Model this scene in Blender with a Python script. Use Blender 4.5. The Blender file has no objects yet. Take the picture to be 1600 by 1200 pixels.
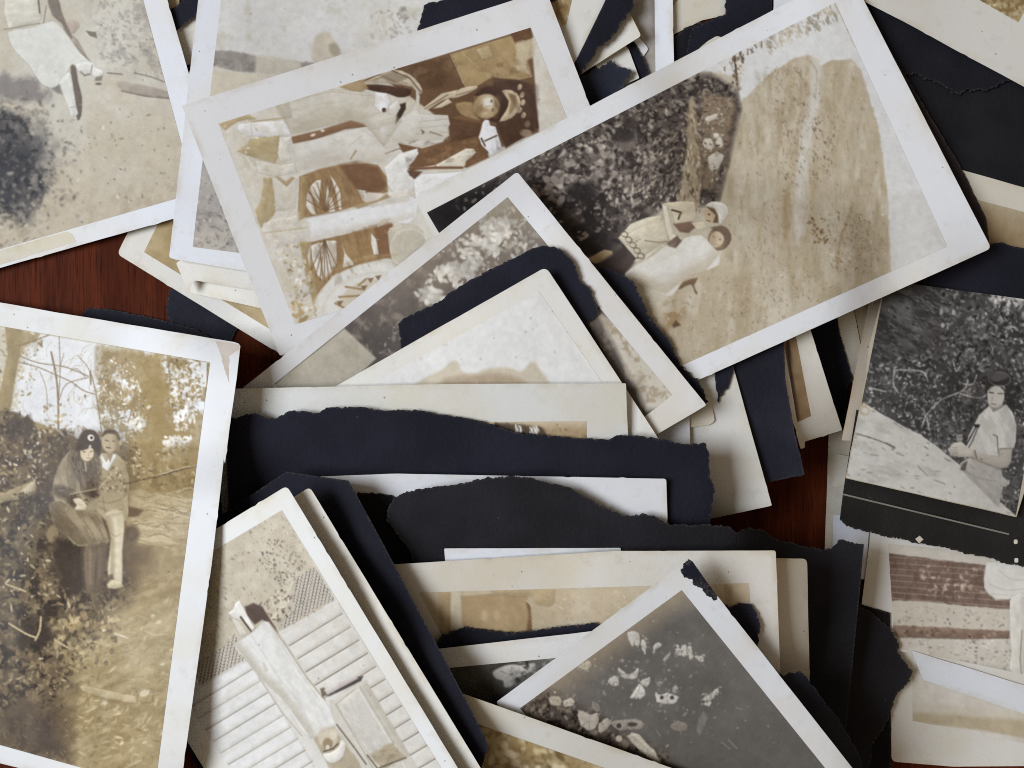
# A heap of old snapshots and torn black album paper on a mahogany table, seen from straight above.
import bpy, math, random
import numpy as np
from mathutils import Vector, geometry

# ------------------------------------------------------------------ camera, world, light, exposure
S = 0.000175          # metres per layout unit (the frame is 1600 x 1200 units = 28 x 21 cm of table)
CAMH = 1714.0         # camera height above the table in layout units (30 cm)
scene = bpy.context.scene
cam_data = bpy.data.cameras.new('camera')
cam = bpy.data.objects.new('camera', cam_data)
scene.collection.objects.link(cam)
cam.location = (0, 0, CAMH * S)
cam.rotation_euler = (0, 0, 0)
cam_data.sensor_fit = 'HORIZONTAL'
cam_data.sensor_width = 36.0
cam_data.lens = 18.0 / (800.0 / CAMH)
cam_data.clip_start = 0.01
cam_data.clip_end = 20.0
scene.camera = cam

world = bpy.data.worlds.new('World')
scene.world = world
world.use_nodes = True
bg = world.node_tree.nodes['Background']
bg.inputs['Color'].default_value = (1.0, 0.80, 0.58, 1)     # warm light of the room
bg.inputs['Strength'].default_value = 0.24

def area_light(name, direction, dist, size, power, color):
    d = bpy.data.lights.new(name, 'AREA')
    d.shape = 'RECTANGLE'; d.size = size[0]; d.size_y = size[1]
    d.energy = power; d.color = color
    o = bpy.data.objects.new(name, d); scene.collection.objects.link(o)
    v = Vector(direction).normalized()
    o.location = v * dist
    o.rotation_euler = (-v).to_track_quat('-Z', 'Y').to_euler()
    return o
# the window: beside the table
area_light('window_light', (-1.0, 0.03, 0.95), 1.6, (0.78, 0.78), 29.6, (0.90, 0.965, 1.05))

vs = scene.view_settings
vs.view_transform = 'Standard'; vs.look = 'None'; vs.exposure = 0.0; vs.gamma = 1.0
vs.use_curve_mapping = False
scene.render.engine = 'CYCLES'
scene.cycles.max_bounces = 6
scene.cycles.pixel_filter_type = 'BLACKMAN_HARRIS'; scene.cycles.filter_width = 1.05
scene.cycles.use_denoising = False          # the leftover grain is close to a phone camera's
scene.cycles.sample_clamp_indirect = 3.0

COL = scene.collection
rng = random.Random(7)

# ------------------------------------------------------------------ numbers: noise, polygons
_T = np.random.RandomState(11).rand(256, 256).astype(np.float32)
def vnoise(x, y, seed=0):
    x = x + seed * 17.31; y = y + seed * 9.77
    xi = np.floor(x).astype(np.int64); yi = np.floor(y).astype(np.int64)
    fx = (x - xi).astype(np.float32); fy = (y - yi).astype(np.float32)
    fx = fx * fx * (3 - 2 * fx); fy = fy * fy * (3 - 2 * fy)
    a = _T[yi & 255, xi & 255]; b = _T[yi & 255, (xi + 1) & 255]
    c = _T[(yi + 1) & 255, xi & 255]; d = _T[(yi + 1) & 255, (xi + 1) & 255]
    return (a * (1 - fx) + b * fx) * (1 - fy) + (c * (1 - fx) + d * fx) * fy
def fbm(x, y, s, octv=4, seed=0):
    v = 0; a = 0.5; t = 0
    for i in range(octv):
        v = v + a * vnoise(x / s, y / s, seed + i * 3); t += a; a *= 0.55; s *= 0.5
    return v / t
def sstep(lo, hi, v):
    t = np.clip((v - lo) / (hi - lo), 0, 1); return t * t * (3 - 2 * t)
def sdist(X, Y, pts):
    """signed distance to a closed polygon (negative inside)"""
    P = np.asarray(pts, float); n = len(P)
    d2 = np.full(X.shape, 1e12, np.float32); ins = np.zeros(X.shape, bool)
    for i in range(n):
        ax, ay = P[i]; bx, by = P[(i + 1) % n]
        ex, ey = bx - ax, by - ay
        wx = X - ax; wy = Y - ay
        L = ex * ex + ey * ey + 1e-9
        t = np.clip((wx * ex + wy * ey) / L, 0, 1)
        d2 = np.minimum(d2, (wx - t * ex) ** 2 + (wy - t * ey) ** 2)
        if abs(ey) > 1e-9:
            c = ((ay <= Y) != (by <= Y)) & (X < ax + (Y - ay) * ex / ey)
            ins ^= c
    d = np.sqrt(d2)
    return np.where(ins, -d, d)
def inside(X, Y, pts):
    P = np.asarray(pts, float); n = len(P); ins = np.zeros(X.shape, bool)
    for i in range(n):
        ax, ay = P[i]; bx, by = P[(i + 1) % n]
        if abs(by - ay) > 1e-9:
            ins ^= ((ay <= Y) != (by <= Y)) & (X < ax + (Y - ay) * (bx - ax) / (by - ay))
    return ins
def smooth(pts, n=4, closed=True):
    """Catmull-Rom"""
    P = [np.array(p, float) for p in pts]; m = len(P); out = []
    rngi = range(m) if closed else range(m - 1)
    for i in rngi:
        g = (lambda k: P[k % m]) if closed else (lambda k: P[min(max(k, 0), m - 1)])
        p0, p1, p2, p3 = g(i - 1), g(i), g(i + 1), g(i + 2)
        for k in range(n):
            t = k / n
            out.append(0.5 * ((2 * p1) + (-p0 + p2) * t + (2 * p0 - 5 * p1 + 4 * p2 - p3) * t * t + (-p0 + 3 * p1 - 3 * p2 + p3) * t ** 3))
    if not closed: out.append(P[-1])
    return [tuple(p) for p in out]
def lin(c):
    c = np.asarray(c, float) / 255.0
    return np.where(c <= 0.04045, c / 12.92, ((c + 0.055) / 1.055) ** 2.4)

# ------------------------------------------------------------------ painting the pictures on the prints
class Pic:
    """a printed picture: colours over the print's own surface"""
    def __init__(s, box, base, seed=1):
        x0, y0, x1, y1 = [int(v) for v in box]
        s.x0, s.y0 = x0, y0
        s.Y, s.X = np.mgrid[y0:y1 + 1, x0:x1 + 1].astype(np.float32)
        s.c = np.empty(s.X.shape + (3,), np.float32); s.c[:] = base
        s.r = random.Random(seed); s.seed = seed
    def win(s, pts, m):
        P = np.asarray(pts, float)
        h, w = s.X.shape
        a = max(0, int(P[:, 0].min() - m - s.x0)); b = min(w, int(P[:, 0].max() + m - s.x0) + 2)
        c = max(0, int(P[:, 1].min() - m - s.y0)); d = min(h, int(P[:, 1].max() + m - s.y0) + 2)
        if a >= b or c >= d: return None
        return (slice(c, d), slice(a, b))
    def put(s, sl, m, col):
        s.c[sl] += (np.asarray(col, np.float32) - s.c[sl]) * m[..., None]
    def mask(s, pts, soft=1.5):
        return np.clip(0.5 - sdist(s.X, s.Y, pts) / soft, 0, 1)
    def poly(s, pts, col, a=1.0, soft=1.6, sm=0, var=0, vs=12, wob=0, rim=.06):
        if sm: pts = smooth(pts, sm)
        sl = s.win(pts, soft + 2 + wob)
        if sl is None: return s
        X, Y = s.X[sl], s.Y[sl]
        d = sdist(X, Y, pts)
        if wob: d = d + (fbm(X, Y, 7, 3, s.seed + 5) - 0.5) * 2 * wob
        m = np.clip(0.5 - d / soft, 0, 1) * a
        if var:
            v = (fbm(X, Y, vs, 3, s.r.randint(0, 50)) - 0.5) * 2 * var
            cc = np.clip(np.asarray(col, np.float32) + v[..., None] * np.array([1, .95, .85]), 0, 255)
            s.c[sl] += (cc - s.c[sl]) * m[..., None]
        else: s.put(sl, m, col)
        if soft < 3.2 and a > .75 and 60 < m.size and m.sum() < 4200:      # rounded modelling and fine folds, as a lens would see cloth, skin or bark
            gy_, gx_ = np.gradient(d) if min(d.shape) > 2 else (d * 0, d * 0)
            R = min(13.0, max(2.5, -float(d.min())))
            t = np.clip(1 + d / R, 0, 1) ** 1.6
            lit = (gx_ * -.55 + gy_ * -.80) * t * .10
            P = np.asarray(pts, float); C = P - P.mean(0); w_, V_ = np.linalg.eigh(C.T @ C); ax_ = V_[:, 1]
            U = X * ax_[0] + Y * ax_[1]; W = -X * ax_[1] + Y * ax_[0]; sd = s.r.randint(0, 70)
            lit = lit + (fbm(U / 3.2, W, 5.5, 3, sd) - .5) * .11 + (fbm(U / 1.5, W, 2.2, 2, sd + 4) - .5) * .05
            s.c[sl] *= (1 + lit * m)[..., None]
        if soft < 2.3 and a > .8 and rim:          # the thin dark line where two tones meet in an old print
            e = np.exp(-((d - .4) / 1.0) ** 2) * rim
            s.c[sl] *= (1 - e)[..., None] * np.ones(3, np.float32)
        return s
    def ell(s, cx, cy, rx, ry, col, ang=0, a=1.0, soft=1.6):
        R = max(rx, ry) + soft
        sl = s.win([(cx - R, cy - R), (cx + R, cy + R)], 1)
        if sl is None: return s
        ca, sa = math.cos(math.radians(ang)), math.sin(math.radians(ang))
        dx, dy = s.X[sl] - cx, s.Y[sl] - cy
        u = (dx * ca + dy * sa) / rx; v = (-dx * sa + dy * ca) / ry
        k = np.sqrt(u * u + v * v)
        m = np.clip(0.5 - (k - 1) * min(rx, ry) / soft, 0, 1) * a
        s.put(sl, m, col); return s
    def ring(s, cx, cy, rx, ry, w, col, ang=0, a=1.0, soft=1.5):
        R = max(rx, ry) + w + soft
        sl = s.win([(cx - R, cy - R), (cx + R, cy + R)], 1)
        if sl is None: return s
        ca, sa = math.cos(math.radians(ang)), math.sin(math.radians(ang))
        dx, dy = s.X[sl] - cx, s.Y[sl] - cy
        u = (dx * ca + dy * sa) / rx; v = (-dx * sa + dy * ca) / ry
        k = np.abs(np.sqrt(u * u + v * v) - 1) * min(rx, ry)
        s.put(sl, np.clip(0.5 - (k - w / 2) / soft, 0, 1) * a, col); return s
    def line(s, pts, w, col, a=1.0, soft=1.4, sm=0, taper=None, jit=0):
        if sm: pts = smooth(pts, sm, False)
        n = len(pts) - 1
        for i in range(n):
            (ax, ay), (bx, by) = pts[i], pts[i + 1]
            if jit:
                ax += s.r.uniform(-jit, jit); ay += s.r.uniform(-jit, jit)
            sl = s.win([(ax, ay), (bx, by)], w + soft + 1)
            if sl is None: continue
            X, Y = s.X[sl], s.Y[sl]
            ex, ey = bx - ax, by - ay; L = ex * ex + ey * ey + 1e-6
            t = np.clip(((X - ax) * ex + (Y - ay) * ey) / L, 0, 1)
            d = np.hypot(X - ax - t * ex, Y - ay - t * ey)
            ww = w if taper is None else w + (taper - w) * (i + t) / n
            s.put(sl, np.clip(0.5 - (d - ww / 2) / soft, 0, 1) * a, col)
        return s
    def tex(s, scale, lo, hi, col, a=1.0, seed=0, reg=None, st=(1, 1), ang=0, octv=4):
        """blotches: where fractal noise lies between lo and hi"""
        X, Y = s.X, s.Y
        if ang or st != (1, 1):
            ca, sa = math.cos(math.radians(ang)), math.sin(math.radians(ang))
            X, Y = (X * ca + Y * sa) / st[0], (-X * sa + Y * ca) / st[1]
        m = sstep(lo, hi, fbm(X, Y, scale, octv, seed + s.seed * 7)) * a
        if reg is not None: m = m * reg
        s.c += (np.asarray(col, np.float32) - s.c) * m[..., None]
        return s
    def flecks(s, n, pts, size, cols, ang=0, angv=180, el=(1.2, 2.4), a=(0.5, 1.0), soft=1.3, keep=None):
        """small leaves, blossoms, pebbles, grass"""
        P = np.asarray(pts, float); x0, y0 = P.min(0); x1, y1 = P.max(0)
        r = s.r; k = 0; tries = 0
        while k < n and tries < n * 12:
            tries += 1
            x, y = r.uniform(x0, x1), r.uniform(y0, y1)
            if not inside(np.array([x]), np.array([y]), pts)[0]: continue
            if keep is not None and r.random() > keep(x, y): continue
            k += 1
            e = r.uniform(*el); z = r.uniform(*size)
            c = cols[r.randrange(len(cols))]; f = r.uniform(0.9, 1.1) * (.72 + .5 * float(fbm(np.array([x]), np.array([y]), 24, 2, s.seed)[0]))
            s.ell(x, y, z * e, z, [min(255, q * f) for q in c], ang + r.uniform(-angv, angv), r.uniform(*a), soft)
        return s
    def folds(s, pts, col, ang=0, sc=9, a=.5, lo=.46, hi=.66, st=3.5, soft=4):
        """creases in cloth, grain in boards: streaks kept inside a shape"""
        sl = s.win(pts, soft)
        if sl is None: return s
        X, Y = s.X[sl], s.Y[sl]; ca, sa = math.cos(math.radians(ang)), math.sin(math.radians(ang))
        m = sstep(lo, hi, fbm((X * ca + Y * sa) / st, -X * sa + Y * ca, sc, 4, s.r.randint(0, 60))) * a * .45 * np.clip(.5 - sdist(X, Y, pts) / soft, 0, 1)
        s.put(sl, m, col); return s
    def side(s, pts, dx, dy, col, a=.5, w=12):
        """modelling: the tone deepens towards the side (dx,dy) of a shape"""
        sl = s.win(pts, 2)
        if sl is None: return s
        X, Y = s.X[sl], s.Y[sl]
        d = sdist(X, Y, pts); d2 = sdist(X + dx * w, Y + dy * w, pts)
        s.put(sl, np.clip(.5 - d / 2, 0, 1) * sstep(-w * .6, w * .7, d2) * a, col); return s
    def fade(s, m, col):
        s.c += (np.asarray(col, np.float32) - s.c) * np.clip(m, 0, 1)[..., None]; return s
    def grain(s, amp=6, sc=1.6):
        k = np.array([.0, .07, .86, .07, .0], np.float32)        # lens softness
        for ax in (0, 1):
            A = np.pad(s.c, [(2, 2) if q == ax else (0, 0) for q in range(3)], mode='edge'); n = s.c.shape[ax]
            s.c = sum(k[q] * (A[q:q + n] if ax == 0 else A[:, q:q + n]) for q in range(5))
        s.c = np.clip(s.c * (1 + (fbm(s.X, s.Y, 60, 3, s.seed + 21) - .5)[..., None] * .04 + (fbm(s.X, s.Y, 8, 3, s.seed + 31) - .5)[..., None] * .08), 0, 255)
        g = (fbm(s.X, s.Y, sc, 2, s.seed + 3) - 0.5) * 2 * amp + (fbm(s.X, s.Y, 9, 3, s.seed + 9) - 0.5) * amp
        s.c = np.clip(s.c + g[..., None], 0, 255); return s
    def dust(s, n=40):
        h, w = s.X.shape
        for _ in range(n):
            x = s.x0 + s.r.random() * w; y = s.y0 + s.r.random() * h
            if s.r.random() < .6: s.ell(x, y, s.r.uniform(.6, 1.3), s.r.uniform(.5, 1), (60, 50, 45), s.r.uniform(0, 180), s.r.uniform(.3, .8))
            else:
                a = s.r.uniform(0, 6.28); l = s.r.uniform(3, 10)
                s.line([(x, y), (x + l * math.cos(a), y + l * math.sin(a))], .8, (225, 222, 212), .45)
        return s
    def sample(s, x, y):
        h, w = s.X.shape
        u = np.clip(x - s.x0, 0, w - 1.001); v = np.clip(y - s.y0, 0, h - 1.001)
        i = u.astype(int); j = v.astype(int); fu = (u - i)[:, None]; fv = (v - j)[:, None]
        c = s.c
        return (c[j, i] * (1 - fu) + c[j, i + 1] * fu) * (1 - fv) + (c[j + 1, i] * (1 - fu) + c[j + 1, i + 1] * fu) * fv

# ------------------------------------------------------------------ materials
def new_mat(name):
    m = bpy.data.materials.new(name); m.use_nodes = True
    nt = m.node_tree; b = nt.nodes['Principled BSDF']
    return m, nt, b
def N(nt, typ, **kw):
    n = nt.nodes.new(typ)
    for k, v in kw.items():
        if k in n.inputs: n.inputs[k].default_value = v
        else: setattr(n, k, v)
    return n
def mixc(nt, fac, a, b, mode='MIX'):
    n = nt.nodes.new('ShaderNodeMix'); n.data_type = 'RGBA'; n.blend_type = mode
    for sock, v in ((n.inputs[0], fac), (n.inputs[6], a), (n.inputs[7], b)):
        if isinstance(v, bpy.types.NodeSocket): nt.links.new(v, sock)
        elif isinstance(v, (int, float)): sock.default_value = v
        else: sock.default_value = (*v[:3], 1)
    return n.outputs[2]
def ramp(nt, src, lo, hi):
    n = nt.nodes.new('ShaderNodeMapRange'); n.interpolation_type = 'SMOOTHSTEP'
    n.inputs[1].default_value = lo; n.inputs[2].default_value = hi
    nt.links.new(src, n.inputs[0]); return n.outputs[0]
def coords(nt, off=(0, 0, 0), scale=(1, 1, 1)):
    t = nt.nodes.new('ShaderNodeTexCoord'); mp = nt.nodes.new('ShaderNodeMapping')
    mp.inputs['Location'].default_value = off; mp.inputs['Scale'].default_value = scale
    nt.links.new(t.outputs['Object'], mp.inputs[0]); return mp.outputs[0]
def noise(nt, co, scale, detail=4, rough=.55):
    n = N(nt, 'ShaderNodeTexNoise', Scale=scale, Detail=detail, Roughness=rough)
    nt.links.new(co, n.inputs['Vector']); return n.outputs['Fac']
def bump(nt, b, h, strength, dist):
    n = N(nt, 'ShaderNodeBump', Strength=strength, Distance=dist)
    nt.links.new(h, n.inputs['Height']); nt.links.new(n.outputs[0], b.inputs['Normal'])
_k = [0]
def paper_mat(col, age=0.5, gloss=0.5):
    """photographic paper: off-white, yellowed in blotches, foxed with specks"""
    _k[0] += 1; o = (_k[0] * 1.37, _k[0] * .71, 0)
    m, nt, b = new_mat('photo paper'); c = lin(col) * GAIN
    co = coords(nt, o)
    big = ramp(nt, noise(nt, co, 34, 5), .42, .72)
    col1 = mixc(nt, big, c, c * np.array([.955, .905, .79]) if age > .3 else c * np.array([.98, .965, .93]))
    med = ramp(nt, noise(nt, co, 240, 4, .65), .55, .75)
    f = N(nt, 'ShaderNodeMath', operation='MULTIPLY'); nt.links.new(med, f.inputs[0]); f.inputs[1].default_value = .35 + .45 * age
    col2 = mixc(nt, f.outputs[0], col1, c * np.array([.86, .82, .74]))
    vo = N(nt, 'ShaderNodeTexVoronoi', Scale=260.0, Randomness=1.0); nt.links.new(co, vo.inputs['Vector'])
    sp = ramp(nt, vo.outputs['Distance'], .085, .035)
    gate = ramp(nt, noise(nt, co, 90, 2), .50, .56)
    g = N(nt, 'ShaderNodeMath', operation='MULTIPLY'); nt.links.new(sp, g.inputs[0]); nt.links.new(gate, g.inputs[1])
    g2 = N(nt, 'ShaderNodeMath', operation='MULTIPLY'); nt.links.new(g.outputs[0], g2.inputs[0]); g2.inputs[1].default_value = .7
    col3 = mixc(nt, g2.outputs[0], col2, (.07, .055, .045))
    fine = noise(nt, co, 2600, 2)
    # handled edges: yellowed and grubby in places along the rim
    ea = N(nt, 'ShaderNodeAttribute', attribute_name='Edge')
    rim = ramp(nt, ea.outputs['Fac'], .75, .0)
    patch = ramp(nt, noise(nt, co, 110, 4, .7), .40, .70)
    rp = N(nt, 'ShaderNodeMath', operation='MULTIPLY'); nt.links.new(rim, rp.inputs[0]); nt.links.new(patch, rp.inputs[1])
    rs = N(nt, 'ShaderNodeMath', operation='MULTIPLY'); nt.links.new(rp.outputs[0], rs.inputs[0]); rs.inputs[1].default_value = .45 + .5 * age
    col3 = mixc(nt, rs.outputs[0], col3, c * np.array([.80, .72, .58]))
    # hairline scratches and scuffs
    cs = coords(nt, (o[1], o[0], 0), (1, .12, 1)); mpr = cs.node; mpr.inputs['Rotation'].default_value = (0, 0, _k[0] * 1.1)
    scr = ramp(nt, noise(nt, cs, 900, 3, .6), .665, .70)
    sg = N(nt, 'ShaderNodeMath', operation='MULTIPLY'); nt.links.new(scr, sg.inputs[0]); nt.links.new(ramp(nt, noise(nt, co, 75, 3), .52, .64), sg.inputs[1])
    sg2 = N(nt, 'ShaderNodeMath', operation='MULTIPLY'); nt.links.new(sg.outputs[0], sg2.inputs[0]); sg2.inputs[1].default_value = .28
    col3 = mixc(nt, sg2.outputs[0], col3, c * np.array([.55, .52, .50]))
    col4 = mixc(nt, .07, col3, ramp_col(nt, fine), 'OVERLAY')
    nt.links.new(col4, b.inputs['Base Color'])
    b.inputs['Roughness'].default_value = .62 - .25 * gloss
    b.inputs['Specular IOR Level'].default_value = .22
    bump(nt, b, noise(nt, co, 160, 5, .6), .10, .0008)
    return m
def ramp_col(nt, src):
    n = nt.nodes.new('ShaderNodeCombineColor')
    for i in range(3): nt.links.new(src, n.inputs[i])
    return n.outputs[0]
def album_mat(col, rough=.8):
    """black album card: matt, fibrous, dusty"""
    _k[0] += 1; o = (_k[0] * 1.91, _k[0] * .53, 0)
    m, nt, b = new_mat('album card'); c = lin(col) * GAIN
    co = coords(nt, o)
    big = ramp(nt, noise(nt, co, 60, 5), .35, .7)
    c1 = mixc(nt, big, c * .82, c * 1.18)
    fib = ramp(nt, noise(nt, co, 900, 5, .7), .56, .82)
    f = N(nt, 'ShaderNodeMath', operation='MULTIPLY'); nt.links.new(fib, f.inputs[0]); f.inputs[1].default_value = .45
    c2 = mixc(nt, f.outputs[0], c1, c * 2.1)
    vo = N(nt, 'ShaderNodeTexVoronoi', Scale=330.0); nt.links.new(co, vo.inputs['Vector'])
    sp = ramp(nt, vo.outputs['Distance'], .07, .03)
    gate = ramp(nt, noise(nt, co, 120, 2), .60, .66)
    g = N(nt, 'ShaderNodeMath', operation='MULTIPLY'); nt.links.new(sp, g.inputs[0]); nt.links.new(gate, g.inputs[1])
    g2 = N(nt, 'ShaderNodeMath', operation='MULTIPLY'); nt.links.new(g.outputs[0], g2.inputs[0]); g2.inputs[1].default_value = .35
    c3 = mixc(nt, g2.outputs[0], c2, (.30, .29, .28))
    ea = N(nt, 'ShaderNodeAttribute', attribute_name='Edge')
    rim = N(nt, 'ShaderNodeMath', operation='MULTIPLY'); nt.links.new(ramp(nt, ea.outputs['Fac'], .22, .0), rim.inputs[0]); nt.links.new(ramp(nt, noise(nt, co, 1500, 4, .7), .44, .66), rim.inputs[1])
    r2 = N(nt, 'ShaderNodeMath', operation='MULTIPLY'); nt.links.new(rim.outputs[0], r2.inputs[0]); r2.inputs[1].default_value = .6
    c3 = mixc(nt, r2.outputs[0], c3, (.085, .075, .068))
    nt.links.new(c3, b.inputs['Base Color'])
    b.inputs['Roughness'].default_value = rough
    b.inputs['Specular IOR Level'].default_value = .10
    bump(nt, b, noise(nt, co, 700, 6, .7), .5, .0006)
    return m
def side_mat(col):
    m, nt, b = new_mat('cut edge'); nt.links.new(mixc(nt, noise(nt, coords(nt), 400, 3), lin(col) * GAIN * .8, lin(col) * GAIN * 1.1), b.inputs['Base Color'])
    b.inputs['Roughness'].default_value = .85; return m
def picture_mat(gloss=.6):
    """gelatin print: the picture's colours in the 'Col' attribute under a satin surface"""
    m, nt, b = new_mat('gelatin print')
    at = N(nt, 'ShaderNodeAttribute', attribute_name='Col')
    co = coords(nt)
    fine = noise(nt, co, 5200, 2, .6)
    c = mixc(nt, .16, at.outputs['Color'], ramp_col(nt, fine), 'OVERLAY')
    nt.links.new(c, b.inputs['Base Color'])
    rr = N(nt, 'ShaderNodeMapRange'); nt.links.new(noise(nt, co, 70, 4), rr.inputs[0])
    rr.inputs[3].default_value = .58 - .22 * gloss; rr.inputs[4].default_value = .72 - .22 * gloss
    nt.links.new(rr.outputs[0], b.inputs['Roughness'])
    b.inputs['Specular IOR Level'].default_value = .22
    bump(nt, b, noise(nt, co, 160, 5, .6), .08, .0008)
    return m
GAIN = 0.95
SIDE_TAN = side_mat((196, 168, 128)); SIDE_BLACK = side_mat((66, 60, 58))
PICTURE = picture_mat()

# ------------------------------------------------------------------ the heap: each sheet comes to rest on what lies under it
GX0, GY0, GS = -420, -420, 4
GW, GH = 620, 520
gy, gx = np.mgrid[0:GH, 0:GW]
gx = (gx * GS + GX0).astype(np.float32); gy = (gy * GS + GY0).astype(np.float32)
HMAP = np.zeros(gx.shape, np.float32)
def settle(P, Q):
    """lowest plane over the points P (n,2) that stays above the heights Q, judged at the middle of P"""
    c = P.mean(0); X = (P - c) / 300.0
    K = set()
    for k in range(12):
        d = np.array([math.cos(k * math.pi / 6), math.sin(k * math.pi / 6)])
        K.add(int(np.argmax(X @ d)))
    K.add(int(np.argmax(Q)))
    best = None
    for it in range(40):
        k = np.array(sorted(K)); n = len(k)
        A = np.c_[X[k], np.ones(n)]; q = Q[k]
        I = np.array([(i, j, l) for i in range(n) for j in range(i + 1, n) for l in range(j + 1, n)])
        M = A[I]; D = np.linalg.det(M); ok = np.abs(D) > 1e-4
        sol = np.linalg.solve(M[ok], q[I[ok]][..., None])[..., 0]
        feas = (sol @ A.T >= q - 1e-3).all(1)
        sol = sol[feas]
        if not len(sol): break
        best = sol[np.argmin(sol[:, 2])]
        v = Q - (X @ best[:2] + best[2])
        w = int(np.argmax(v))
        if v[w] < .02 or w in K: break
        K.add(w)
        if len(K) > 26:      # drop the constraints that are far from touching
            sl = {i: (X[i] @ best[:2] + best[2]) - Q[i] for i in K}
            K = set(sorted(sl, key=sl.get)[:18]) | {w}
    if best is None: best = np.array([0, 0, Q.max()])
    best = best.copy(); best[2] += max(0, (Q - (X @ best[:2] + best[2])).max())
    return lambda x, y: (x - c[0]) / 300 * best[0] + (y - c[1]) / 300 * best[1] + best[2]

STIFF = 0.3
def drape(H, m, ox, oy, R=21):
    """how the same sheet would lie if it were soft: the heap's surface with its hollows bridged"""
    A = np.where(m, H, -1.0)
    A = np.pad(A, R + 2, constant_values=-1.0)
    for ax in (0, 1):
        B = A.copy()
        for k in range(1, R + 1):
            B = np.maximum(B, np.maximum(np.roll(A, k, ax), np.roll(A, -k, ax)))
        A = B
    A = np.maximum(A, 0)
    r = R // 2
    r = R // 3
    for _ in range(3):
        for ax in (0, 1):
            A = sum(np.roll(A, k, ax) for k in range(-r, r + 1)) / (2 * r + 1)
    h, w = A.shape
    def f(x, y):
        u = np.clip((x - ox) / GS + R + 2, 0, w - 1.001); v = np.clip((y - oy) / GS + R + 2, 0, h - 1.001)
        i = u.astype(int); j = v.astype(int); fu, fv = u - i, v - j
        fu = fu * 1.0; fv = fv * 1.0
        return (A[j, i] * (1 - fu) + A[j, i + 1] * fu) * (1 - fv) + (A[j + 1, i] * (1 - fu) + A[j + 1, i + 1] * fu) * fv
    return f

def place(px, py, z):
    """layout (px,py) seen from above at height z -> metres"""
    f = (1 - z / CAMH) * S
    return np.stack([(px - 800) * f, -(py - 600) * f, z * S], -1)

def rounded(pts, r, n=4):
    out = []; m = len(pts)
    for i in range(m):
        p = np.array(pts[i], float); a = np.array(pts[i - 1], float) - p; b = np.array(pts[(i + 1) % m], float) - p
        rr = min(r * rng.uniform(.6, 1.3), np.linalg.norm(a) * .4, np.linalg.norm(b) * .4)
        A = p + a / np.linalg.norm(a) * rr; B = p + b / np.linalg.norm(b) * rr
        for k in range(n + 1):
            t = k / n; out.append(tuple((1 - t) ** 2 * A + 2 * t * (1 - t) * p + t * t * B))
    return out
def worn(pts, step=7.0, amp=.45):
    """a cut paper edge: nearly straight, a little nibbled"""
    out = []; m = len(pts); s0 = rng.uniform(0, 900)
    for i in range(m):
        a = np.array(pts[i], float); b = np.array(pts[(i + 1) % m], float); L = np.linalg.norm(b - a)
        n = max(1, int(L / step)); nrm = np.array([-(b - a)[1], (b - a)[0]]) / (L + 1e-9)
        for k in range(n):
            t = k / n; u = np.array([s0 + L * t])
            d = (float(fbm(u, u * 0, 60, 3, 2)[0]) - .5) * 2 * amp if 0 < k else 0.0
            if 0 < k and rng.random() < .035: d += rng.choice((-1, 1)) * rng.uniform(.4, 1.1)
            out.append(tuple(a + (b - a) * t + nrm * d))
        s0 += L
    return out
def torn(pts, amp, straight=(), step=1.7, seed=0):
    """a torn outline: every segment not listed as straight is ragged"""
    out = []; m = len(pts); s0 = 0
    for i in range(m):
        a = np.array(pts[i], float); b = np.array(pts[(i + 1) % m], float); L = np.linalg.norm(b - a)
        n = max(1, int(L / step)) if i not in straight else max(1, int(L / 30))
        nrm = np.array([-(b - a)[1], (b - a)[0]]) / (L + 1e-9)
        for k in range(n):
            t = k / n; p = a + (b - a) * t
            if i not in straight:
                u = np.array([s0 + L * t])
                d = (fbm(u, u * 0 + seed, 24, 4, seed) - .5) * 1.8 + (fbm(u, u * 0 + seed, 6, 3, seed + 5) - .5) * 2.3 + (np.abs(fbm(u, u * 0 + 3.3, 3.5, 1, seed + 8) - .5) ** 2) * 5.0 - .3
                d = d * amp * min(1, 8 * t + .15, 8 * (1 - t) + .15)
                p = p + nrm * float(d[0])
            out.append(tuple(p))
        s0 += L
    return out

def link(name, mesh, parent=None, loc=(0, 0, 0)):
    o = bpy.data.objects.new(name, mesh); COL.objects.link(o); o.location = loc
    if parent is not None: o.parent = parent
    return o
def label(o, text, cat, group=None, kind=None):
    o['label'] = text; o['category'] = cat
    if group: o['group'] = group
    if kind: o['kind'] = kind

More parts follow.
